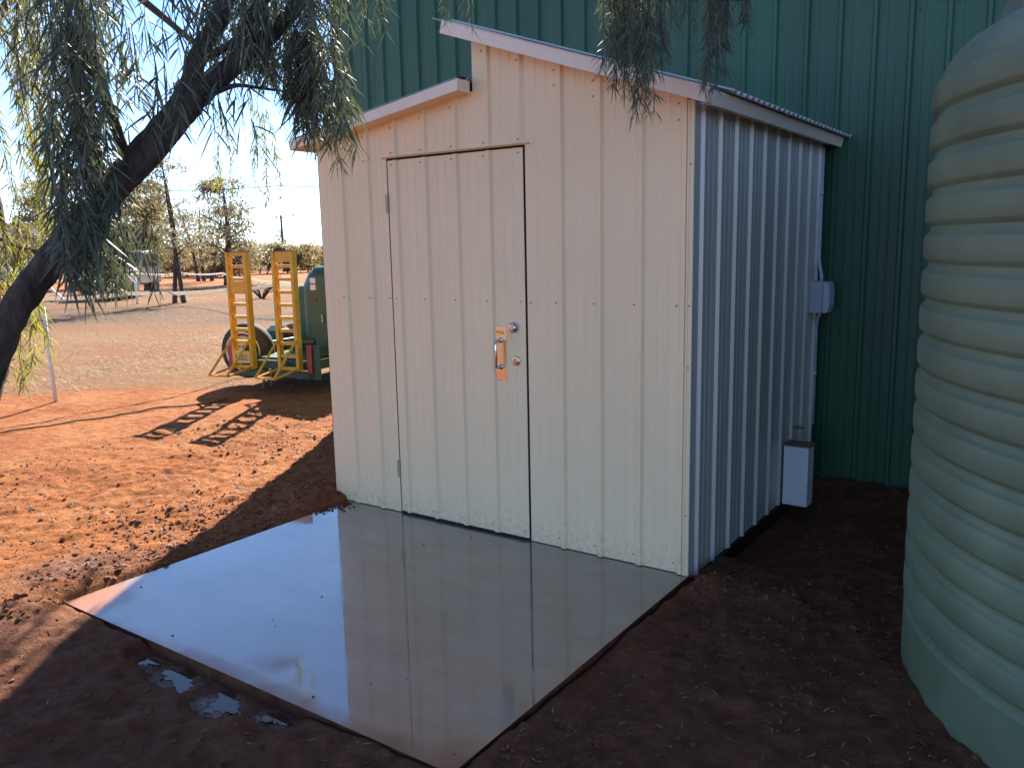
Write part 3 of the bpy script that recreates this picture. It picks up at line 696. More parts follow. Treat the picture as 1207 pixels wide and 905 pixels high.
def off_slab(p, marg=.0):
    return ~((p[:,0] > SLX0-marg) & (p[:,0] < SLX1+.03+marg) & (p[:,1] > SLY0-marg)) & ~((p[:,0] > -W-.05) & (p[:,0] < .05) & (p[:,1] > -.03))
def rad_dist(n, a, b, k=2.6): return a*(b/a)**(rng.random(n)**k)
def dens(p, sc_=1.3, s_=31): return rng.random(len(p)) < np.clip(.55+1.5*vnoise(p[:,0]*sc_, p[:,1]*sc_, s_), .05, 1)
# dry side, left of the slab
n = 24000; p = np.stack([rng.uniform(-5.4, -2.2, n), rng.uniform(-2.6, 2.2, n)], -1)
p = p[off_slab(p, .01) & dens(p)]; p = p[rng.random(len(p)) < np.exp(-np.clip(-p[:,0]-3.2, 0, 9)*.75)]
wetz = zones(p[:,0], p[:,1])[:,1]
r_ = rad_dist(len(p), .003, .018, 3.0)
P3 = np.column_stack([p, ground_z(p[:,0], p[:,1])])
dry = wetz < .55
scatter_clods('dry_soil_clods', P3[dry], r_[dry], M['clod'], ico1(), 'dry crumbly orange soil clods left of the slab')
# moist side: in front of and to the right of the slab
n = 30000; p = np.stack([rng.uniform(-2.6, 1.5, n), rng.uniform(-3.0, 2.1, n)], -1)
p = p[off_slab(p, .008) & dens(p, 1.9, 33)]; r2 = rad_dist(len(p), .0022, .013, 3.4)
P4 = np.column_stack([p, ground_z(p[:,0], p[:,1])])
keepm = np.ones(len(p), bool)
for q, rx, ry in PUD: keepm &= ~((((p[:,0]-q.x)/rx)**2+((p[:,1]-q.y)/ry)**2 < 1.0) & (rng.random(len(p)) < .35))
P4 = np.concatenate([P4[keepm], P3[~dry]]); r2 = np.concatenate([r2[keepm], r_[~dry]])
ex = []
for cx, cy, s_, m_ in ((.13, -.02, .08, 160), (.34, .04, .10, 120), (.6, -.4, .2, 120), (-2.5, -.05, .09, 160), (.75, .15, .25, 160)):
    q = rng.normal(0, s_, (m_, 2))+np.array([cx, cy]); q = q[off_slab(q, .0)]; ex.append(np.column_stack([q, ground_z(q[:,0], q[:,1])]))
ex = np.concatenate(ex); P4 = np.concatenate([P4, ex]); r2 = np.concatenate([r2, rad_dist(len(ex), .003, .017, 2.6)])
scatter_clods('moist_soil_clods', P4, r2, M['clod_wet'], ico1(), 'dark moist soil clods around the slab and shed base')
# the lump beside the slab's left corner
lump = on_ground(123, 738, -.04)
scatter_clods('soil_lump', np.array([[lump.x-.02, lump.y-.065, -.03], [lump.x-.05, lump.y-.08, -.04], [lump.x+.02, lump.y-.085, -.04]]), np.array([.045, .03, .028]), M['clod_wet'], ico(), 'dark lump of mud against the slab edge by its left corner')
def slivers(name, p, ln, wd, m, label, lift=.35):
    n = len(p); a = rng.uniform(0, 6.28, n); el = rng.normal(0, lift, n)*.5
    d = np.stack([np.cos(a)*np.cos(el), np.sin(a)*np.cos(el), np.abs(np.sin(el))], -1)
    w = np.stack([-np.sin(a), np.cos(a), 0*a], -1)*wd[:, None]
    z0 = ground_z(p[:,0], p[:,1])+.006; b = np.column_stack([p, z0])
    mid = b + d*(ln*.5)[:, None] + np.stack([0*a, 0*a, ln*.10], -1) + w*rng.normal(0, 2.0, (n, 1)); e = b + d*ln[:, None]
    V = np.stack([b-w/2, b+w/2, mid-w/2, mid+w/2, e-w*.3, e+w*.3], 1).reshape(-1, 3)
    k = (np.arange(n)*6)[:, None]
    F = np.concatenate([k+np.array([[0,1,3,2]]), k+np.array([[2,3,5,4]])])
    o = big_mesh(name, V, F, m); tag(o, label, 'straw', kind='stuff'); return o
n = 3600; p = np.stack([rng.uniform(-2.4, 1.4, n), rng.uniform(-3, 1.6, n)], -1); p = p[off_slab(p, .01) & dens(p, 1.1, 41)]
slivers('straw_bits', p, rng.uniform(.008, .034, len(p)), rng.uniform(.0012, .0028, len(p)), M['pale_straw'], 'pale straw bits scattered over the dark soil by the tank')
n = 3500; p = np.stack([rng.uniform(-6, -2.3, n), rng.uniform(-2.5, 2.4, n)], -1); p = p[off_slab(p, .01) & dens(p, .9, 43)]
slivers('straw_bits', p, rng.uniform(.02, .07, len(p)), rng.uniform(.002, .004, len(p)), M['straw'], 'pale straw bits scattered over the orange soil left of the slab')
n = 30000; rr = 5+26*rng.random(n)**1.5; th = rng.uniform(1.9, 3.25, n); p = np.stack([rr*np.cos(th)-2.2, rr*np.sin(th)], -1)
zf = zones(p[:,0], p[:,1])[:,0]; p = p[(zf > .35) & dens(p, .5, 45)]
rr = np.hypot(p[:,0], p[:,1])
slivers('dry_grass', p, rng.uniform(.05, .13, len(p)), .003+.0003*rr, M['straw'], 'flattened dry straw grass across the paddock behind the trailer', .5)

# ------------------------------------------------------------------ garden hose on the bare soil
hp = [(-14, 515), (0, 511), (45, 504), (90, 495), (130, 489), (175, 482), (215, 478), (250, 474), (275, 468)]
mb = MB(); pts = []
for px_, py_ in hp:
    q = on_ground(px_, py_, -.045); pts.append((q.x, q.y, float(ground_z(q.x, q.y))+.012))
sm = []
for i in range(len(pts)-1):
    for t in (0, .25, .5, .75):
        a, b = Vector(pts[i]), Vector(pts[i+1]); q = a.lerp(b, t); q.z = float(ground_z(q.x, q.y))+.012; sm.append(q)
mb.tube(sm, .008, 8); tag(mb.build('garden_hose', M['hose'], smooth=True), 'thin brown hose curving over orange soil towards the trailer', 'hose')

# ------------------------------------------------------------------ plant trailer with yellow ramps
tb = at(329, 460, 9.6); TB = Vector((tb.x, tb.y, float(ground_z(tb.x, tb.y))))
tr = empty('plant_trailer', TB, YAW-R(24)); tag(tr, 'dark green plant trailer with two yellow loading ramps folded upright', 'trailer')
mb = MB()
for x in (-.52, .46): mb.box((x, -.02, .26), (x+.06, 2.6, .36))
mb.box((-.46, -.02, .26), (.46, .05, .36)); mb.box((-.46, 1.2, .265), (.46, 1.28, .355)); mb.box((-.46, 2.5, .265), (.46, 2.6, .355))
mb.bar((-.45, 2.55, .31), (0, 3.7, .31), .06, .08); mb.bar((.45, 2.55, .31), (0, 3.7, .31), .06, .08)
mb.build('chassis', M['tgreen'], tr, bevel=.006)
MB().box((-.46, .06, .362), (.46, 2.5, .385)).build('deck', M['tgreen'], tr)
mb = MB(); mb.box((-.50, -.055, .17), (.50, -.022, .255)); mb.build('rear_beam', M['tgreen'], tr, bevel=.004)
for x in (-.50, .46):     # a thin rail along each edge
    MB().box((x, .0, .40), (x+.04, 2.5, .52)).build('side_rail', M['tgreen'], tr, bevel=.004)
for sx in (-1, 1):
    mb = MB(); x0, x1 = (.58, .80) if sx > 0 else (-.80, -.58)
    arc = [(1.0+.38*math.cos(t), .30+.38*math.sin(t)) for t in [math.pi*k/10 for k in range(11)]]
    vs = [(x0, y, z) for y, z in arc]+[(x1, y, z) for y, z in arc]; mb.add(vs, [(i, i+1, 12+i, 11+i) for i in range(10)])
    o = mb.build('mudguard', M['tgreen'], tr); so = o.modifiers.new('thick', 'SOLIDIFY'); so.thickness = .006
    mb = MB(); mb.lathe([(.10, -.09), (.17, -.085), (.25, -.085), (.29, -.07), (.305, -.03), (.305, .03), (.29, .07), (.25, .085), (.17, .085), (.10, .09)], 32, (sx*.69, 1.0, .305), 'X'); w = mb.build('road_wheel', M['tyre'], tr, auto=40)
    mb = MB(); mb.lathe([(.0001, -.05*sx), (.05, -.055*sx), (.12, -.03*sx), (.165, -.06*sx), (.168, .08*sx)], 24, (sx*.69, 1.0, .305), 'X'); o = mb.build('rim', M['rim'], w)
# spare wheel at the left side, face to the rear
sp = Matrix.Translation((-.68, .30, .42)) @ Matrix.Rotation(R(8), 4, 'Z')
mb = MB(); mb.lathe([(.19, -.10), (.24, -.112), (.29, -.105), (.325, -.07), (.338, -.03), (.338, .03), (.325, .07), (.29, .105), (.24, .112), (.19, .10)], 40, axis='Y', T=sp); w = mb.build('spare_wheel', M['tyre'], tr, auto=40)
mb = MB(); mb.lathe([(.0001, -.06), (.05, -.064), (.06, -.05), (.13, -.048), (.19, -.075), (.225, -.119), (.237, -.115), (.236, -.02)], 36, axis='Y', T=sp)
mb.build('rim', M['rim'], w, auto=40)
mb = MB()
for k in range(5):
    a = 2*math.pi*k/5; mb.lathe([(.0001, -.066), (.011, -.066), (.011, -.045)], 8, (.095*math.cos(a), 0, .085*math.sin(a)), 'Y', T=sp)
tag(mb.build('wheel_nuts', M['rust'], w), kind='stuff')
mb = MB(); mb.bar((-.68, .44, .27), (-.68, .44, .57), .05); mb.bar((-.68, .44, .40), (-.47, .44, .33), .05); mb.build('spare_bracket', M['tgreen'], tr)
def ramp(xc, panel):
    z0, z1, hw, y = .27, 1.60, .128, -.10
    rp = empty('loading_ramp', (xc, y, 0)); rp.parent = tr
    tagl = rp
    for sx in (-1, 1):
        mb = MB(); mb.box((sx*hw-.02, -.038, z0), (sx*hw+.02, .038, z1)); mb.build('stile', M['yellow'], rp, bevel=.003)
    n = 9
    for k in range(n+1):
        z = z0+.02+(z1-z0-.04)*k/n
        mb = MB(); mb.bar((-hw+.02, 0, z), (hw-.02, 0, z), .05, .036, up=Vector((0,0,1))); mb.build('rung', M['yellow'], rp, bevel=.002)
    if panel: MB().box((-hw+.021, -.030, 1.13), (hw-.021, -.024, 1.27)).build('mesh_panel', M['yellow'], rp)
    else: MB().box((-hw+.021, -.030, 1.48), (hw-.021, -.024, 1.59)).build('mesh_panel', M['yellow'], rp)
    mb = MB()
    for sx in (-1, 1):
        mb.bar((sx*hw, -.03, .62), (sx*hw, -.44, .25), .02); mb.bar((sx*hw, -.03, .295), (sx*hw, -.44, .24), .02)
    mb.bar((-hw-.01, -.44, .245), (hw+.01, -.44, .245), .02)
    mb.build('foot_frame', M['yellow'], rp)
    MB().box((-hw-.022, -.039, z1), (hw+.022, .039, z1+.006)).build('worn_top', M['rust'], rp)
    return rp
rl = ramp(-.385, True); ramp(.27, False)
pm = MB().box((-.12, -.046, .335), (.12, -.042, .475)).build('number_plate', M['plate'], rl, bevel=.001)
def text(body, size, m, parent, loc, rot=(R(90), 0, 0), name='lettering', sx=1):
    c = bpy.data.curves.new(name, 'FONT'); c.body = body; c.size = size; c.align_x = 'CENTER'; c.extrude = .0006
    o = bpy.data.objects.new(name, c); COL.objects.link(o)
    dg = bpy.context.evaluated_depsgraph_get(); dg.update()
    me = bpy.data.meshes.new_from_object(o.evaluated_get(dg)); bpy.data.objects.remove(o)
    me.materials.clear(); me.materials.append(m)
    o = bpy.data.objects.new(name, me); COL.objects.link(o); o.parent = parent; o.location = loc; o.rotation_euler = rot; o.scale = (sx, 1, 1); return o
text('S\u00b722521', .088, M['dark'], rl, (0, -.0475, .372), sx=.66)
for x in (-.60, .52):
    MB().box((x-.035, -.085, .24), (x+.035, -.058, .56)).build('tail_light', M['red'], tr, bevel=.006)
    MB().box((x-.05, -.057, .165), (x+.05, -.045, .54)).build('lamp_bracket', M['black'], tr)
MB().box((.556, -.06, .165), (.65, -.045, .56)).build('splash_plate', M['tgreen'], tr, bevel=.004)
mb = MB(); mb.tube([(-.14, -.06, .25), (-.15, -.09, .03)], .014, 8); mb.tube([(-.02, -.06, .25), (-.03, -.09, .08)], .012, 8); mb.build('support_leg', M['rust'], tr)

# green machine riding on the deck
mc = empty('engine_housing', tr.matrix_basis @ Vector((.02, 1.1, .39)), YAW-R(24)); tag(mc, 'rounded dark green machine housing loaded on the plant trailer', 'machine')
mb = MB(); P = [(-.17, -.45, 0), (.55, -.45, 0), (.55, -.45, 1.05), (.02, -.45, 1.02), (-.08, -.45, .95), (-.17, -.45, .80)]
mb.prism(P, (0, 1.25, 0)); mb.build('body', M['tgreen'], mc, bevel=.16, segs=6)
mb = MB(); mb.prism([(.12, -.1, 1.055), (.55, -.1, 1.055), (.55, -.1, 1.25), (.34, -.1, 1.20), (.20, -.1, 1.12)], (0, .8, 0)); mb.build('hood', M['tgreen'], mc, bevel=.02)
mb = MB(); mb.prism([(.06, -.475, .02), (.56, -.475, .02), (.56, -.475, .98), (.27, -.475, .62), (.06, -.475, .52)], (0, .024, 0)); p_ = mb.build('side_panel', M['tgreen'], mc, bevel=.008)
mb = MB(); mb.tube([(.20, -.477, .36), (.20, -.50, .36), (.20, -.50, .45), (.20, -.477, .45)], .008, 8); mb.build('handle', M['chrome'], p_)
for z, c_ in ((.82, 'white'), (.74, 'white'), (.60, 'rust')): MB().box((.015, -.456, z), (.095, -.4495, z+.065)).build('sticker', M[c_], mc)
MB().box((-.35, -.47, .10), (.03, -.455, .13)).build('reflector_bar', M['rust'], mc)
mb = MB(); mb.tube([(-.25, -.47, .05), (-.25, -.47, .42)], .010, 8); mb.build('lever', M['white'], mc)
mb = MB(); mb.prism([(-.42, -.3, 0), (-.18, -.3, 0), (-.18, -.3, .78), (-.28, -.3, .78)], (0, .5, 0)); mb.build('chute', M['tgreen'], mc, bevel=.01)

# ------------------------------------------------------------------ fences
def post(p, h, r_, label, group='white fence posts', lean=0):
    z = float(ground_z(p.x, p.y)); t = empty('fence_post', (p.x, p.y, z)); tag(t, label, 'fence post', group)
    mb = MB(); mb.tube([(0, 0, -.1), (lean, 0, h)], r_, 8); mb.build('stake', M['white'], t, smooth=True)
    mb = MB(); mb.tube([(lean, 0, h-.06), (lean, 0, h+.015)], r_*1.25, 8); mb.build('cap', M['white'], t); return t
def strip(name, pts, w, label, sag=.0, m='tape', th=.008):
    mb = MB(); P = []
    for a, b in zip(pts[:-1], pts[1:]):
        a, b = Vector(a), Vector(b)
        for k in range(8): t = k/8; q = a.lerp(b, t); q.z -= sag*4*t*(1-t); P.append(q)
    P.append(Vector(pts[-1]))
    for a, b in zip(P[:-1], P[1:]): mb.bar(a, b, th, w)
    o = mb.build(name, M[m]); tag(o, label, 'fence rail', 'white fence tapes'); return o
pA = on_ground(66, 474, -.06)
post(pA, 1.12, .022, 'leaning white fence post beside the weeping tree trunk', lean=-.05)
a0 = at(-60, 364, 8.3); a1 = at(53, 352, 8.85); a2 = at(150, 346, 9.7); a3 = at(266, 342, 10.9); a4 = at(322, 336, 12.0); a5 = at(420, 332, 13)
strip('fence_tape', [a0, a1, a2, a3, a4, a5], .045, 'broad white fence tape running from near post to behind the trailer', .02)
strip('fence_brace', [at(60, 340, 8.9), at(76, 354, 8.6)], .03, 'short white brace wire hanging off the near fence post', .0, 'white', .01)
fp = [on_ground(162, 359, -.06), on_ground(213.5, 355, -.06), on_ground(110, 362, -.06)]
post(fp[0], .95, .035, 'white fence post in front of the parked car')
post(fp[1], 1.0, .035, 'white fence post beside the twin bare trunks')
post(fp[2], .95, .035, 'far white fence post half hidden under dark leaves')
strip('fence_tape', [at(60, 330, 26), at(110, 326, 26), at(162, 322, 26), at(213, 321.5, 26.8), at(262, 322, 25), at(296, 328, 22), at(325, 331, 21), at(400, 338, 19)], .05, 'thin white fence tape strung between the far posts', .05)

# ------------------------------------------------------------------ parked car far behind the leaves
cp = on_ground(145, 350, -.06); cz = float(ground_z(cp.x, cp.y))
car = empty('parked_car', (cp.x, cp.y, cz), YAW+R(8)); tag(car, 'pale four wheel drive parked beyond the fence, half hidden by leaves', 'car')
mb = MB()   # X across, Y away; seen from the front
prof_ = [(-2.2, .45), (-2.25, .75), (-2.1, .98), (-1.15, 1.08), (-.75, 1.10), (-.15, 1.68), (1.7, 1.74), (2.15, 1.60), (2.2, .45)]
mb.prism([(-.88, y, z) for y, z in prof_], (1.76, 0, 0)); mb.build('body', M['carw'], car, bevel=.06, segs=3)
MB().prism([(-.78, -.76, 1.12), (.78, -.76, 1.12), (.70, -.22, 1.62), (-.70, -.22, 1.62)], (0, -.03, .02)).build('windscreen', M['glass'], car)
for sx in (-1, 1):
    for y0, y1 in ((-.25, .65), (.72, 1.9)): MB().prism([(sx*.885, y0, 1.10), (sx*.885, y1, 1.10), (sx*.885, y1, 1.58), (sx*.885, y0+.2, 1.58)], (sx*.012, 0, 0)).build('side_window', M['glass'], car)
    for y in (-1.35, 1.35):
        mb = MB(); mb.lathe([(.0001, -.11), (.22, -.12), (.34, -.11), (.37, -.06), (.37, .06), (.34, .11), (.22, .12), (.0001, .11)], 24, (sx*.80, y, .37), 'X'); mb.build('wheel', M['tyre'], car, auto=40)
    MB().box((sx*.68-.16, -2.29, .72), (sx*.68+.16, -2.2, .90)).build('headlight', M['chrome'], car, bevel=.02)
MB().box((-.48, -2.285, .62), (.48, -2.2, .90)).build('grille', M['card'], car, bevel=.02)
MB().box((-.92, -2.36, .34), (.92, -2.15, .58)).build('bumper', M['card'], car, bevel=.03)

# house roof behind the tree, far left
hp_ = at(20, 305, 62); hz = float(ground_z(hp_.x, hp_.y)); hs = empty('house', (hp_.x, hp_.y, hz), YAW+R(20)); tag(hs, 'grey roofed house far behind the weeping tree', 'house')
MB().box((-4, -3, 0), (2.2, 3, 2.4)).build('wall', M['hwall'], hs)
MB().prism([(2.6, -3.4, 2.3), (2.6, 0, 4.0), (2.6, 3.4, 2.3), (2.6, 3.2, 2.2), (2.6, 0, 3.8), (2.6, -3.2, 2.2)], (-7, 0, 0)).build('roof', M['roofg'], hs)
w_ = MB().box((-.6, -3.05, .9), (.6, -3.003, 2.0)).build('window', M['glass'], hs)

# ------------------------------------------------------------------ power poles and wires
def pole(px, ytop, depth, label, h):
    t = at(px, ytop, depth); z = float(ground_z(t.x, t.y)); o = empty('power_pole', (t.x, t.y, z), YAW); tag(o, label, 'power pole', 'power poles')
    H = t.z-z; mb = MB(); mb.tube([(0,0,-.2), (0,0,H)], [.11, .08], 10); mb.build('shaft', M['pole'], o, smooth=True)
    mb = MB(); mb.bar((-.4, 0, H-.18), (1.0, 0, H-.05), .05, .05); mb.build('cross_arm', M['pole'], o)
    for x in (-.35, .95):
        mb = MB(); mb.lathe([(.05, 0), (.07, .08), (.03, .18), (.0001, .2)], 8, (x, 0, H-.17+.1*(x+.5)/1.7)); mb.build('insulator', M['white'], o)
    return t
q1 = pole(331, 254, 62, 'taller power pole left of the shed', 6); q2 = pole(370, 284, 130, 'tiny farther power pole just left of the shed', 6)
def wire(pts, r_, label):
    mb = MB(); P = []
    for a, b in zip(pts[:-1], pts[1:]):
        for k in range(10): t = k/10; q = a.lerp(b, t); q = q-Vector((0, 0, (a-b).length*.012*4*t*(1-t))); P.append(q)
    P.append(pts[-1]); mb.tube(P, r_, 5); tag(mb.build('power_line', M['wire']), label, 'wire', 'power lines')
wire([at(150, 224, 40), at(330, 219, 36), at(520, 217, 32)], .018, 'upper power line crossing the blue sky beside the shed')
wire([q1, q2], .025, 'faint power line sloping between the two poles')
wire([at(150, 262, 75), q1], .022, 'power line reaching the taller pole from the trees')

# ------------------------------------------------------------------ vegetation
def leaf_geo(b, d, ln, wd, droop):
    """curved narrow leaves: base, direction, length, width -> 8 verts, 3 quads each"""
    n = len(b); ref = rng.normal(0, 1, (n, 3)); w = np.cross(d, ref); w /= np.linalg.norm(w, axis=1, keepdims=True)+1e-9
    c = np.cross(w, d)*rng.normal(0, .25, (n, 1)) + np.array([0, 0, -1])*droop
    rows = []
    for t, ww in ((0, .25), (.35, 1), (.72, .8), (1, .08)):
        ctr = b + d*(ln*t)[:, None] + c*(ln*t*t)[:, None]
        rows += [ctr-w*(wd*ww/2)[:, None], ctr+w*(wd*ww/2)[:, None]]
    return np.stack(rows, 1)
LQ = np.array([[0,1,3,2],[2,3,5,4],[4,5,7,6]])
def leaf_mesh(name, geo_, m, parent=None):
    n = len(geo_); F = (LQ[None]+(np.arange(n)*8)[:, None, None]).reshape(-1, 4)
    return big_mesh(name, geo_.reshape(-1, 3), F, m, parent)
class Foliage:
    def __init__(s): s.g = []; s.tw = MB()
    def strand(s, start, length, ln, wd, step=.011, spread=(.35, 1.2), drift=None, twr=.0022, droop=.35):
        n = max(3, int(length/.06)); p = np.array(start, float); pts = [p.copy()]
        d = np.array(drift if drift is not None else (random.gauss(0, .18), random.gauss(0, .18), 0), float)
        for k in range(n):
            f = k/n; v = d*(1-f*.8)+np.array([random.gauss(0, .07), random.gauss(0, .07), -1.0]); v /= np.linalg.norm(v)
            p = p+v*length/n; pts.append(p.copy())
        s.tw.tube([Vector(q) for q in pts], [twr*(1.15-.8*i/len(pts)) for i in range(len(pts))], 4, cap=False)
        P = np.array(pts); m = int(length/step); t = rng.random(m)*(len(P)-1.001); i = t.astype(int); f = (t-i)[:, None]
        b = P[i]*(1-f)+P[i+1]*f; tan = P[i+1]-P[i]; tan /= np.linalg.norm(tan, axis=1, keepdims=True)
        rad = rng.normal(0, 1, (m, 3)); rad -= tan*np.sum(rad*tan, 1, keepdims=True); rad /= np.linalg.norm(rad, axis=1, keepdims=True)
        A = rng.uniform(*spread, m)[:, None]; dd = tan*np.cos(A)+rad*np.sin(A)
        s.g.append(leaf_geo(b, dd, rng.uniform(*ln, m), rng.uniform(*wd, m), droop))
    def finish(s, parent, m, npick=0):
        G = np.concatenate(s.g)
        if npick:
            b = G[:, 0]; rel = G[:, 4]-np.array(CAM); dp = rel@np.array(FW); x = 603.5+FPX*(rel@np.array(RT))/dp; y = 452.5-FPX*(rel@np.array(UP))/dp
            size = np.linalg.norm(G[:, 6]-G[:, 0], axis=1)/dp*((x > 5) & (x < 1200) & (y > 5) & (y < 900))
            idx = np.argsort(-size)[:npick]
        else: idx = np.array([], int)
        rest = np.ones(len(G), bool); rest[idx] = False
        o = leaf_mesh('crown', G[rest], m, parent); tag(o, kind='stuff')
        for i in idx: leaf_mesh('leaf', G[i:i+1], m, parent)
        tag(s.tw.build('twigs', M['twig'], parent), kind='stuff')
        return len(G)
def limb(parent, pts, rads, n=12, name='branch', wob=.0, m='bark'):
    # resample with a smooth spline
    P = [Vector(p) for p in pts]; out = []; ro = []
    for i in range(len(P)-1):
        p0, p1, p2, p3 = P[max(i-1, 0)], P[i], P[i+1], P[min(i+2, len(P)-1)]
        for k in range(6):
            t = k/6; out.append(.5*((2*p1)+(p2-p0)*t+(2*p0-5*p1+4*p2-p3)*t*t+(3*p1-3*p2+p3-p0)*t**3)); ro.append(rads[i]*(1-t)+rads[i+1]*t)
    out.append(P[-1]); ro.append(rads[-1])
    mb = MB(); mb.tube(out, ro, n, wob=wob); return mb.build(name, M[m], parent, smooth=True)

# --- the weeping tree in front, trunk leaning in from the left
tree = empty('weeping_tree', (at(-140, 700, 2.75).x, at(-140, 700, 2.75).y, -.06)); tag(tree, 'dark weeping tree with leaning trunk in the upper left foreground', 'tree')
fw0 = []
def A_(x, y, d): return at(x, y, d)-tree.location
base = Vector((0, 0, -.05))
limb(tree, [base, A_(-75, 620, 2.72), A_(-30, 490, 2.7), A_(-6, 415, 2.7), A_(22, 358, 2.7), A_(62, 305, 2.7), A_(120, 236, 2.72), A_(185, 165, 2.75), A_(225, 118, 2.78)], [.13, .080, .060, .052, .047, .047, .050, .050, .048], 20, 'trunk', .10)
limb(tree, [A_(205, 140, 2.77), A_(224, 100, 2.78), A_(236, 60, 2.80), A_(262, 10, 2.85), A_(270, -70, 2.9), A_(240, -200, 2.9)], [.040, .034, .030, .030, .026, .018], 14, 'branch', .09)
limb(tree, [A_(218, 128, 2.77), A_(250, 97, 2.80), A_(290, 66, 2.85), A_(330, 30, 2.95), A_(400, -45, 3.1), A_(560, -130, 3.2), A_(800, -170, 3.3)], [.042, .039, .034, .029, .024, .018, .011], 14, 'branch', .09)
limb(tree, [A_(238, 66, 2.8), A_(255, 62, 2.83), A_(285, 40, 2.86), A_(330, -20, 2.9)], [.016, .014, .012, .008], 8, 'branch', .05)
limb(tree, [A_(256, 108, 2.8), A_(278, 101, 2.83), A_(300, 103, 2.9), A_(335, 108, 3.0)], [.010, .008, .006, .004], 8, 'branch', .05)
limb(tree, [A_(150, 190, 2.74), A_(120, 100, 2.65), A_(85, -20, 2.6), A_(30, -140, 2.6)], [.020, .017, .013, .008], 8, 'branch', .05)
limb(tree, [A_(262, 0, 2.85), A_(200, -60, 2.75), A_(120, -120, 2.7), A_(0, -160, 2.7)], [.022, .018, .014, .008], 8, 'branch', .05)
fo_ = Foliage()
def S(x, y0, y1, d, ln=(.05, .105), wd=(.0045, .0085), step=.0105, **k):
    st = A_(x, y0, d); L_ = (y1-y0)/FPX*d; fo_.strand(st, max(.1, L_), ln, wd, step, **k)
U = random.uniform
for k in range(22):   # thick hanging mass over the trunk
    x = random.gauss(95, 20); S(x, U(-60, 170), min(352, 300+U(-35, 42)-abs(x-97)*.3), U(2.42, 2.62), step=.0075, drift=(U(-.08, .08), U(-.08, .08), 0))
for k in range(9): S(U(60, 128), U(215, 270), U(315, 350), U(2.40, 2.55), step=.006)
for k in range(38): S(U(-10, 270), U(-160, -20), U(60, 175), U(2.5, 3.1), step=.019)
for k in range(6): S(U(35, 110), U(-80, 40), U(150, 260), U(2.6, 2.9), step=.013)
for k in range(6): S(U(140, 205), U(-60, 40), U(90, 150), U(2.5, 2.75), step=.013)
for k in range(4): S(U(185, 212), U(90, 125), U(150, 185), U(2.5, 2.62), step=.010)
for k in range(54):   # right hand mass above the shed's corner
    x = U(278, 392); S(x, U(-120, 70), 55+(x-285)*1.05+U(-35, 22), U(2.75, 3.15), step=.0085)
for k in range(8): x = U(325, 385); S(x, U(20, 80), 120+(x-325)*1.0+U(-10, 22), U(2.75, 3.0), step=.008)
for k in range(14): S(U(240, 330), U(-120, -20), U(10, 55), U(2.7, 2.9), step=.009)
for k in range(5): S(U(366, 390), U(70, 110), U(165, 200), U(2.8, 2.95), ln=(.05, .085), step=.011)
for k in range(9): S(U(385, 440), U(-110, -40), U(10, 62), U(3.0, 3.3), ln=(.05, .08), wd=(.003, .006), step=.011)
for x, y1 in ((430, 118), (446, 112), (398, 98)): S(x, -60, y1, 4.2, ln=(.04, .06), wd=(.003, .005), step=.018)
for k in range(4): S(U(525, 560), U(-60, -30), U(12, 30), 3.4, ln=(.04, .06), wd=(.003, .004), step=.012)
for x, y1 in ((712, 80), (725, 100), (735, 92), (745, 112), (753, 130), (762, 128), (770, 96), (778, 75), (740, 60), (722, 60), (757, 70)):
    for q in range(3): S(x+U(-6, 6), U(-90, -40), y1+U(-25, 0)*(q > 0), U(3.05, 3.25), ln=(.035, .065), wd=(.003, .0055), step=.0065, drift=(U(-.05,.05), U(-.05,.05), 0))
for x, y1 in ((790, 26), (798, 34), (804, 30), (810, 18)): S(x, -70, y1, 3.3, ln=(.035, .055), wd=(.003, .005), step=.006)
for x, y1 in ((832, 95), (838, 102), (846, 80), (852, 60), (862, 45), (872, 32), (841, 70), (880, 25)):
    for q in range(2): S(x+U(-4, 4), U(-80, -50), y1+U(-20, 0)*(q > 0), U(3.1, 3.25), ln=(.035, .065), wd=(.003, .0055), step=.0065, drift=(U(-.05,.05), U(-.05,.05), 0))
for k in range(10): S(U(122, 180), U(228, 285), U(320, 347), U(2.75, 3.0), step=.022)   # thin spray under the trunk
print('leaves', fo_.finish(tree, M['leaf'], 300))

# --- second weeping tree, further left in the sun
t2 = empty('weeping_tree', (-4.9, -2.15, -.06)); tag(t2, 'sunlit yellow green weeping tree at the far left edge', 'tree')
def B_(x, y, d): return at(x, y, d)-t2.location
limb(t2, [(0, 0, -.05), (.15, .1, .9), (.25, .3, 1.9), (.6, .8, 2.9), (.9, 1.6, 3.6)], [.13, .11, .09, .07, .05], 12, 'trunk', .05)
limb(t2, [(.25, .3, 1.9), B_(-30, 210, 4.9), B_(10, 285, 4.7), B_(60, 300, 4.6)], [.05, .03, .014, .005], 8, 'branch', .05)
limb(t2, [(.9, 1.6, 3.6), B_(120, -40, 5.8), B_(240, 60, 6.2), B_(290, 100, 6.2), B_(318, 120, 6.2)], [.05, .035, .018, .008, .004], 8, 'branch', .05)
limb(t2, [(.6, .8, 2.9), B_(-20, 40, 5.0), B_(40, -60, 5.2)], [.05, .03, .01], 8, 'branch', .05)
limb(t2, [B_(-40, 280, 4.6), B_(0, 282, 4.5), B_(25, 292, 4.45), B_(60, 300, 4.4), B_(75, 318, 4.4)], [.014, .011, .009, .007, .004], 6, 'branch', .05)
fo_ = Foliage()
def S2(x, y0, y1, d, ln=(.05, .09), wd=(.005, .009), step=.012, **k): fo_.strand(B_(x, y0, d), max(.15, (y1-y0)/FPX*d), ln, wd, step, **k)
for k in range(26): S2(U(-40, 42), U(-140, 180), U(120, 330), U(4.2, 5.2), step=.012)
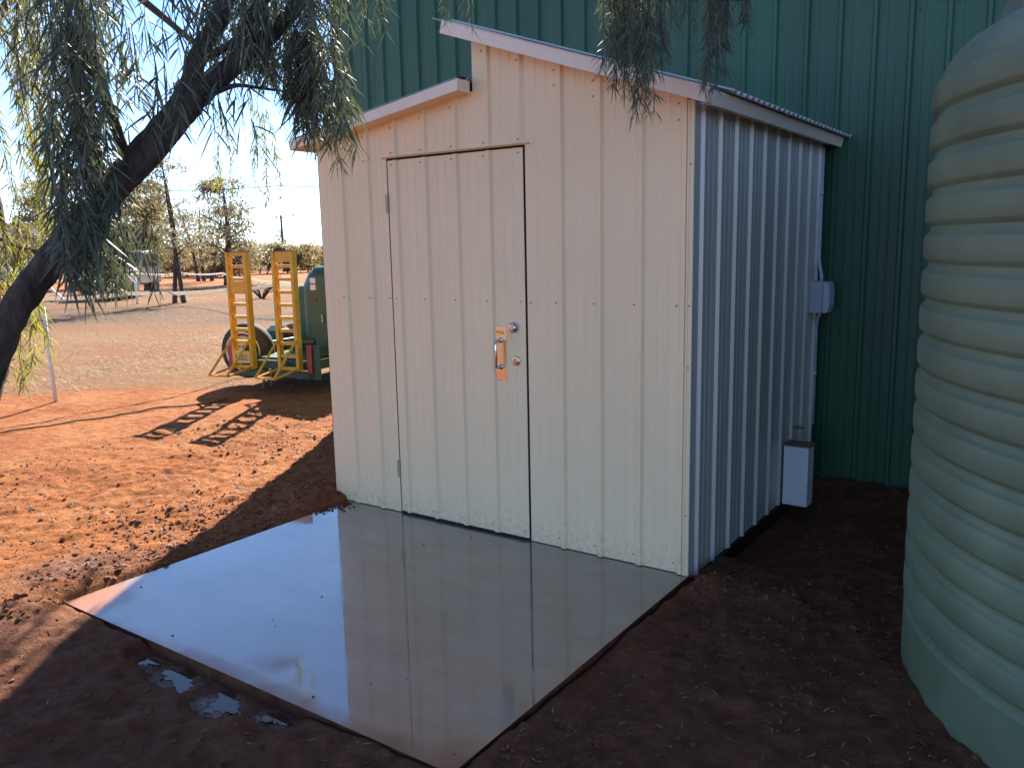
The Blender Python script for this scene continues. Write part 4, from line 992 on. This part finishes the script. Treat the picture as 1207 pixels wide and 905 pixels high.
for k in range(14): S2(U(-30, 40), U(220, 330), U(380, 470), U(4.0, 4.6), step=.010)
for k in range(8): S2(U(0, 70), U(150, 215), U(240, 300), U(4.6, 5.4), step=.03)
for x, y0, y1 in ((262, 130, 232), (268, 150, 240), (256, 170, 215), (274, 160, 205)): S2(x, y0, y1, 6.2, ln=(.05, .08), step=.010)
for x, y0, y1 in ((296, 108, 190), (303, 120, 240), (309, 130, 247), (314, 128, 236), (300, 150, 230)): S2(x, y0, y1, 6.2, ln=(.05, .08), step=.009)
for x, y0, y1 in ((242, 95, 200), (250, 100, 165), (285, 105, 170), (322, 118, 170), (278, 104, 150)): S2(x, y0, y1, 6.2, ln=(.03, .05), wd=(.003, .005), step=.04)
print('leaves2', fo_.finish(t2, M['leaf_y'], 0))

# --- trees and scrub beyond the fence
def bg_tree(px, py_base, depth, H, Wd, m, label, nclump=26, nleaf=70, ls=(.10, .2), trunks=((0, 0),), tr_=.13, sparse=.5, low=.35, group='trees beyond the fence', name='paddock_tree', flat=.5):
    g0 = at(px, 300, depth); z = float(ground_z(g0.x, g0.y)); o = empty(name, (g0.x, g0.y, z)); tag(o, label, 'tree' if name == 'paddock_tree' else 'shrub', group)
    geo_ = []; tips = []
    for ti, (dx, lean) in enumerate(trunks):
        Rv = Vector((RT.x, RT.y, 0)); b0 = Rv*dx; top_ = b0+Rv*lean+Vector((random.gauss(0, .1), random.gauss(0, .1), H*.92)); mid = b0.lerp(top_, .5)+Vector((random.gauss(0, .05*H*.5), random.gauss(0, .05*H*.5), 0))
        limb(o, [b0-Vector((0,0,.1)), mid, top_], [tr_, tr_*.65, tr_*.12], 7, 'trunk', .06)
        nb = max(5, nclump//len(trunks)); mbb = MB()
        for k in range(nb):
            f = low+(1-low)*(k+random.random())/nb; f = min(f, .98); p = b0.lerp(mid, f*2) if f < .5 else mid.lerp(top_, f*2-1)
            a = random.uniform(0, 6.28); reach = Wd*(1-.55*max(0, f-.55)/.45)*random.uniform(.35, 1); up_ = random.uniform(.05, .5)*reach
            tip = p+Vector((math.cos(a)*reach, math.sin(a)*reach, up_)); md = p.lerp(tip, .5)+Vector((random.gauss(0, .08)*reach, random.gauss(0, .08)*reach, .12*reach))
            mbb.tube([p, md, tip], [tr_*.30*(1.2-f), tr_*.17*(1.2-f), .008], 4, cap=False)
            tips.append((tip, reach)); tips.append((md.lerp(tip, .4)+Vector((0,0,.1)), reach*.8))
            for q in range(3):
                t3 = md.lerp(tip, random.random())+Vector((random.gauss(0, .25), random.gauss(0, .25), random.gauss(.05, .2)))*reach; mbb.tube([md.lerp(tip, .3), t3], [.012+.004*tr_, .005], 3, cap=False); tips.append((t3, reach*.7))
        tag(mbb.build('branches', M['twig'], o), kind='stuff')
    for tip, reach in tips:
        if random.random() < sparse: continue
        n = int(nleaf*random.uniform(.5, 1.4)); s_ = .22*reach+.12
        b = rng.normal(0, 1, (n, 3))*np.array([s_, s_, s_*flat])+np.array(tip)
        d = rng.normal(0, 1, (n, 3))+np.array([0, 0, -.5]); d /= np.linalg.norm(d, axis=1, keepdims=True)
        ln = rng.uniform(*ls, n); geo_.append(leaf_geo(b, d, ln, ln*.34, .2))
    G = np.concatenate(geo_); tag(leaf_mesh('crown', G, m, o), kind='stuff'); return o
bg_tree(206, 355, 26.5, 4.9, 1.3, M['grey_leaf'], 'tall sparse tree with twin bare trunks by the far fence', 26, 34, (.06, .14), ((-.15, -.15), (.17, -.1)), .085, .45, .30)
bg_tree(265, 322, 40, 5.3, 2.4, M['grey_leaf'], 'wide leafy tree behind the left yellow ramp', 34, 60, (.09, .2), ((0, .1),), .19, .35, .12, flat=.35)
bg_tree(238, 330, 46, 4.6, 1.8, M['grey_leaf'], 'slanting multi stemmed tree between the twin trunks and the ramps', 20, 40, (.09, .2), ((-.3, -1.0), (.4, .9), (0, .1)), .12, .45, .3)
bg_tree(150, 345, 36, 4.6, 2.0, M['olive'], 'olive crowned tree rising behind the parked car', 34, 80, (.09, .2), ((0, 0), (.7, .4)), .13, .3, .25)
bg_tree(112, 345, 41, 4.8, 1.8, M['olive'], 'olive tree hidden behind the hanging dark leaves', 26, 70, (.09, .2), ((0, 0),), .14, .35, .25)
bg_tree(178, 340, 52, 4.4, 1.9, M['olive'], 'smaller olive tree just left of the twin trunks', 24, 70, (.1, .22), ((0, 0),), .14, .3, .2)
bg_tree(60, 340, 48, 6.2, 2.4, M['olive'], 'olive tree beside the grey roofed house', 28, 70, (.1, .22), ((0, 0),), .16, .35, .2)
bg_tree(335, 300, 70, 3.5, 1.9, M['grey_leaf'], 'small bare crowned tree beside the taller power pole', 18, 16, (.1, .2), ((0, .2),), .1, .55, .3)
sx_ = [70, 100, 128, 150, 172, 196, 214, 232, 250, 266, 284, 302, 318, 336, 352, 368, 384, 402]
names_ = ['below the house roof', 'behind the hanging dark leaves', 'left of the parked car', 'behind the parked car', 'right of the parked car', 'left behind the twin trunks', 'right behind the twin trunks', 'midway from twin trunks to left ramp', 'left of the left ramp', 'behind the left ramp', 'right of the left ramp', 'midway between the ramps', 'left of the right ramp', 'behind the right ramp', 'right of the right ramp', 'above the green machine', 'at the shed edge', 'behind the shed edge']
for i, x in enumerate(sx_):
    kind_ = ['brown_leaf', 'olive', 'grey_leaf'][i % 3 if i % 4 else 0]
    col_ = {'brown_leaf': 'brownish', 'olive': 'olive', 'grey_leaf': 'grey green'}[kind_]
    bg_tree(x+U(-4, 4), 0, U(52, 75), U(1.3, 2.0), U(1.3, 2.0), M[kind_], f'low {col_} scrub bush in the far belt, {names_[i]}', 16, 70, (.12, .28), ((0, 0), (.5, .4)), .06, .30, .05, 'scrub bushes in the far belt', 'scrub_bush')
# far wood on the horizon: one mass
pts_ = []
for k in range(300):
    x = U(-500, 470); dpt = U(90, 170); g0 = at(x, 300, dpt); h_ = U(1.1, 2.2)*(dpt/110); z = float(ground_z(g0.x, g0.y)); n = 110
    s_ = U(1.6, 3.4); b = rng.normal(0, 1, (n, 3))*np.array([s_*.6, s_*.6, h_*.3])+np.array([g0.x, g0.y, z+h_*.5]); b[:, 2] = np.maximum(b[:, 2], z+.1)
    d = rng.normal(0, 1, (n, 3)); d /= np.linalg.norm(d, axis=1, keepdims=True); ln = rng.uniform(.25, .55, n); pts_.append(leaf_geo(b, d, ln, ln*.5, .1))
tag(leaf_mesh('distant_scrub', np.concatenate(pts_), M['olive']), 'far off olive scrub along the horizon', 'scrub', kind='stuff')
# dead twiggy shrub between the ramps
ds = on_ground(309, 352, -.06); o = empty('dead_shrub', (ds.x, ds.y, float(ground_z(ds.x, ds.y)))); tag(o, 'leafless dead shrub on the ground between the two ramps', 'shrub')
mb = MB()
for k in range(16):
    a = U(0, 6.28); l_ = U(.5, 1.0); e_ = Vector((math.cos(a)*l_*.8, math.sin(a)*l_*.8, l_*U(.4, .9))); mb.tube([(0,0,-.05), e_*.5+Vector((0,0,.05)), e_], [.03, .02, .006], 4, cap=False)
    for q in range(3): f = U(.4, .9); mb.tube([e_*f, e_*f+Vector((U(-.3,.3), U(-.3,.3), U(0,.3)))], [.012, .004], 3, cap=False)
mb.build('stems', M['twig'], o)
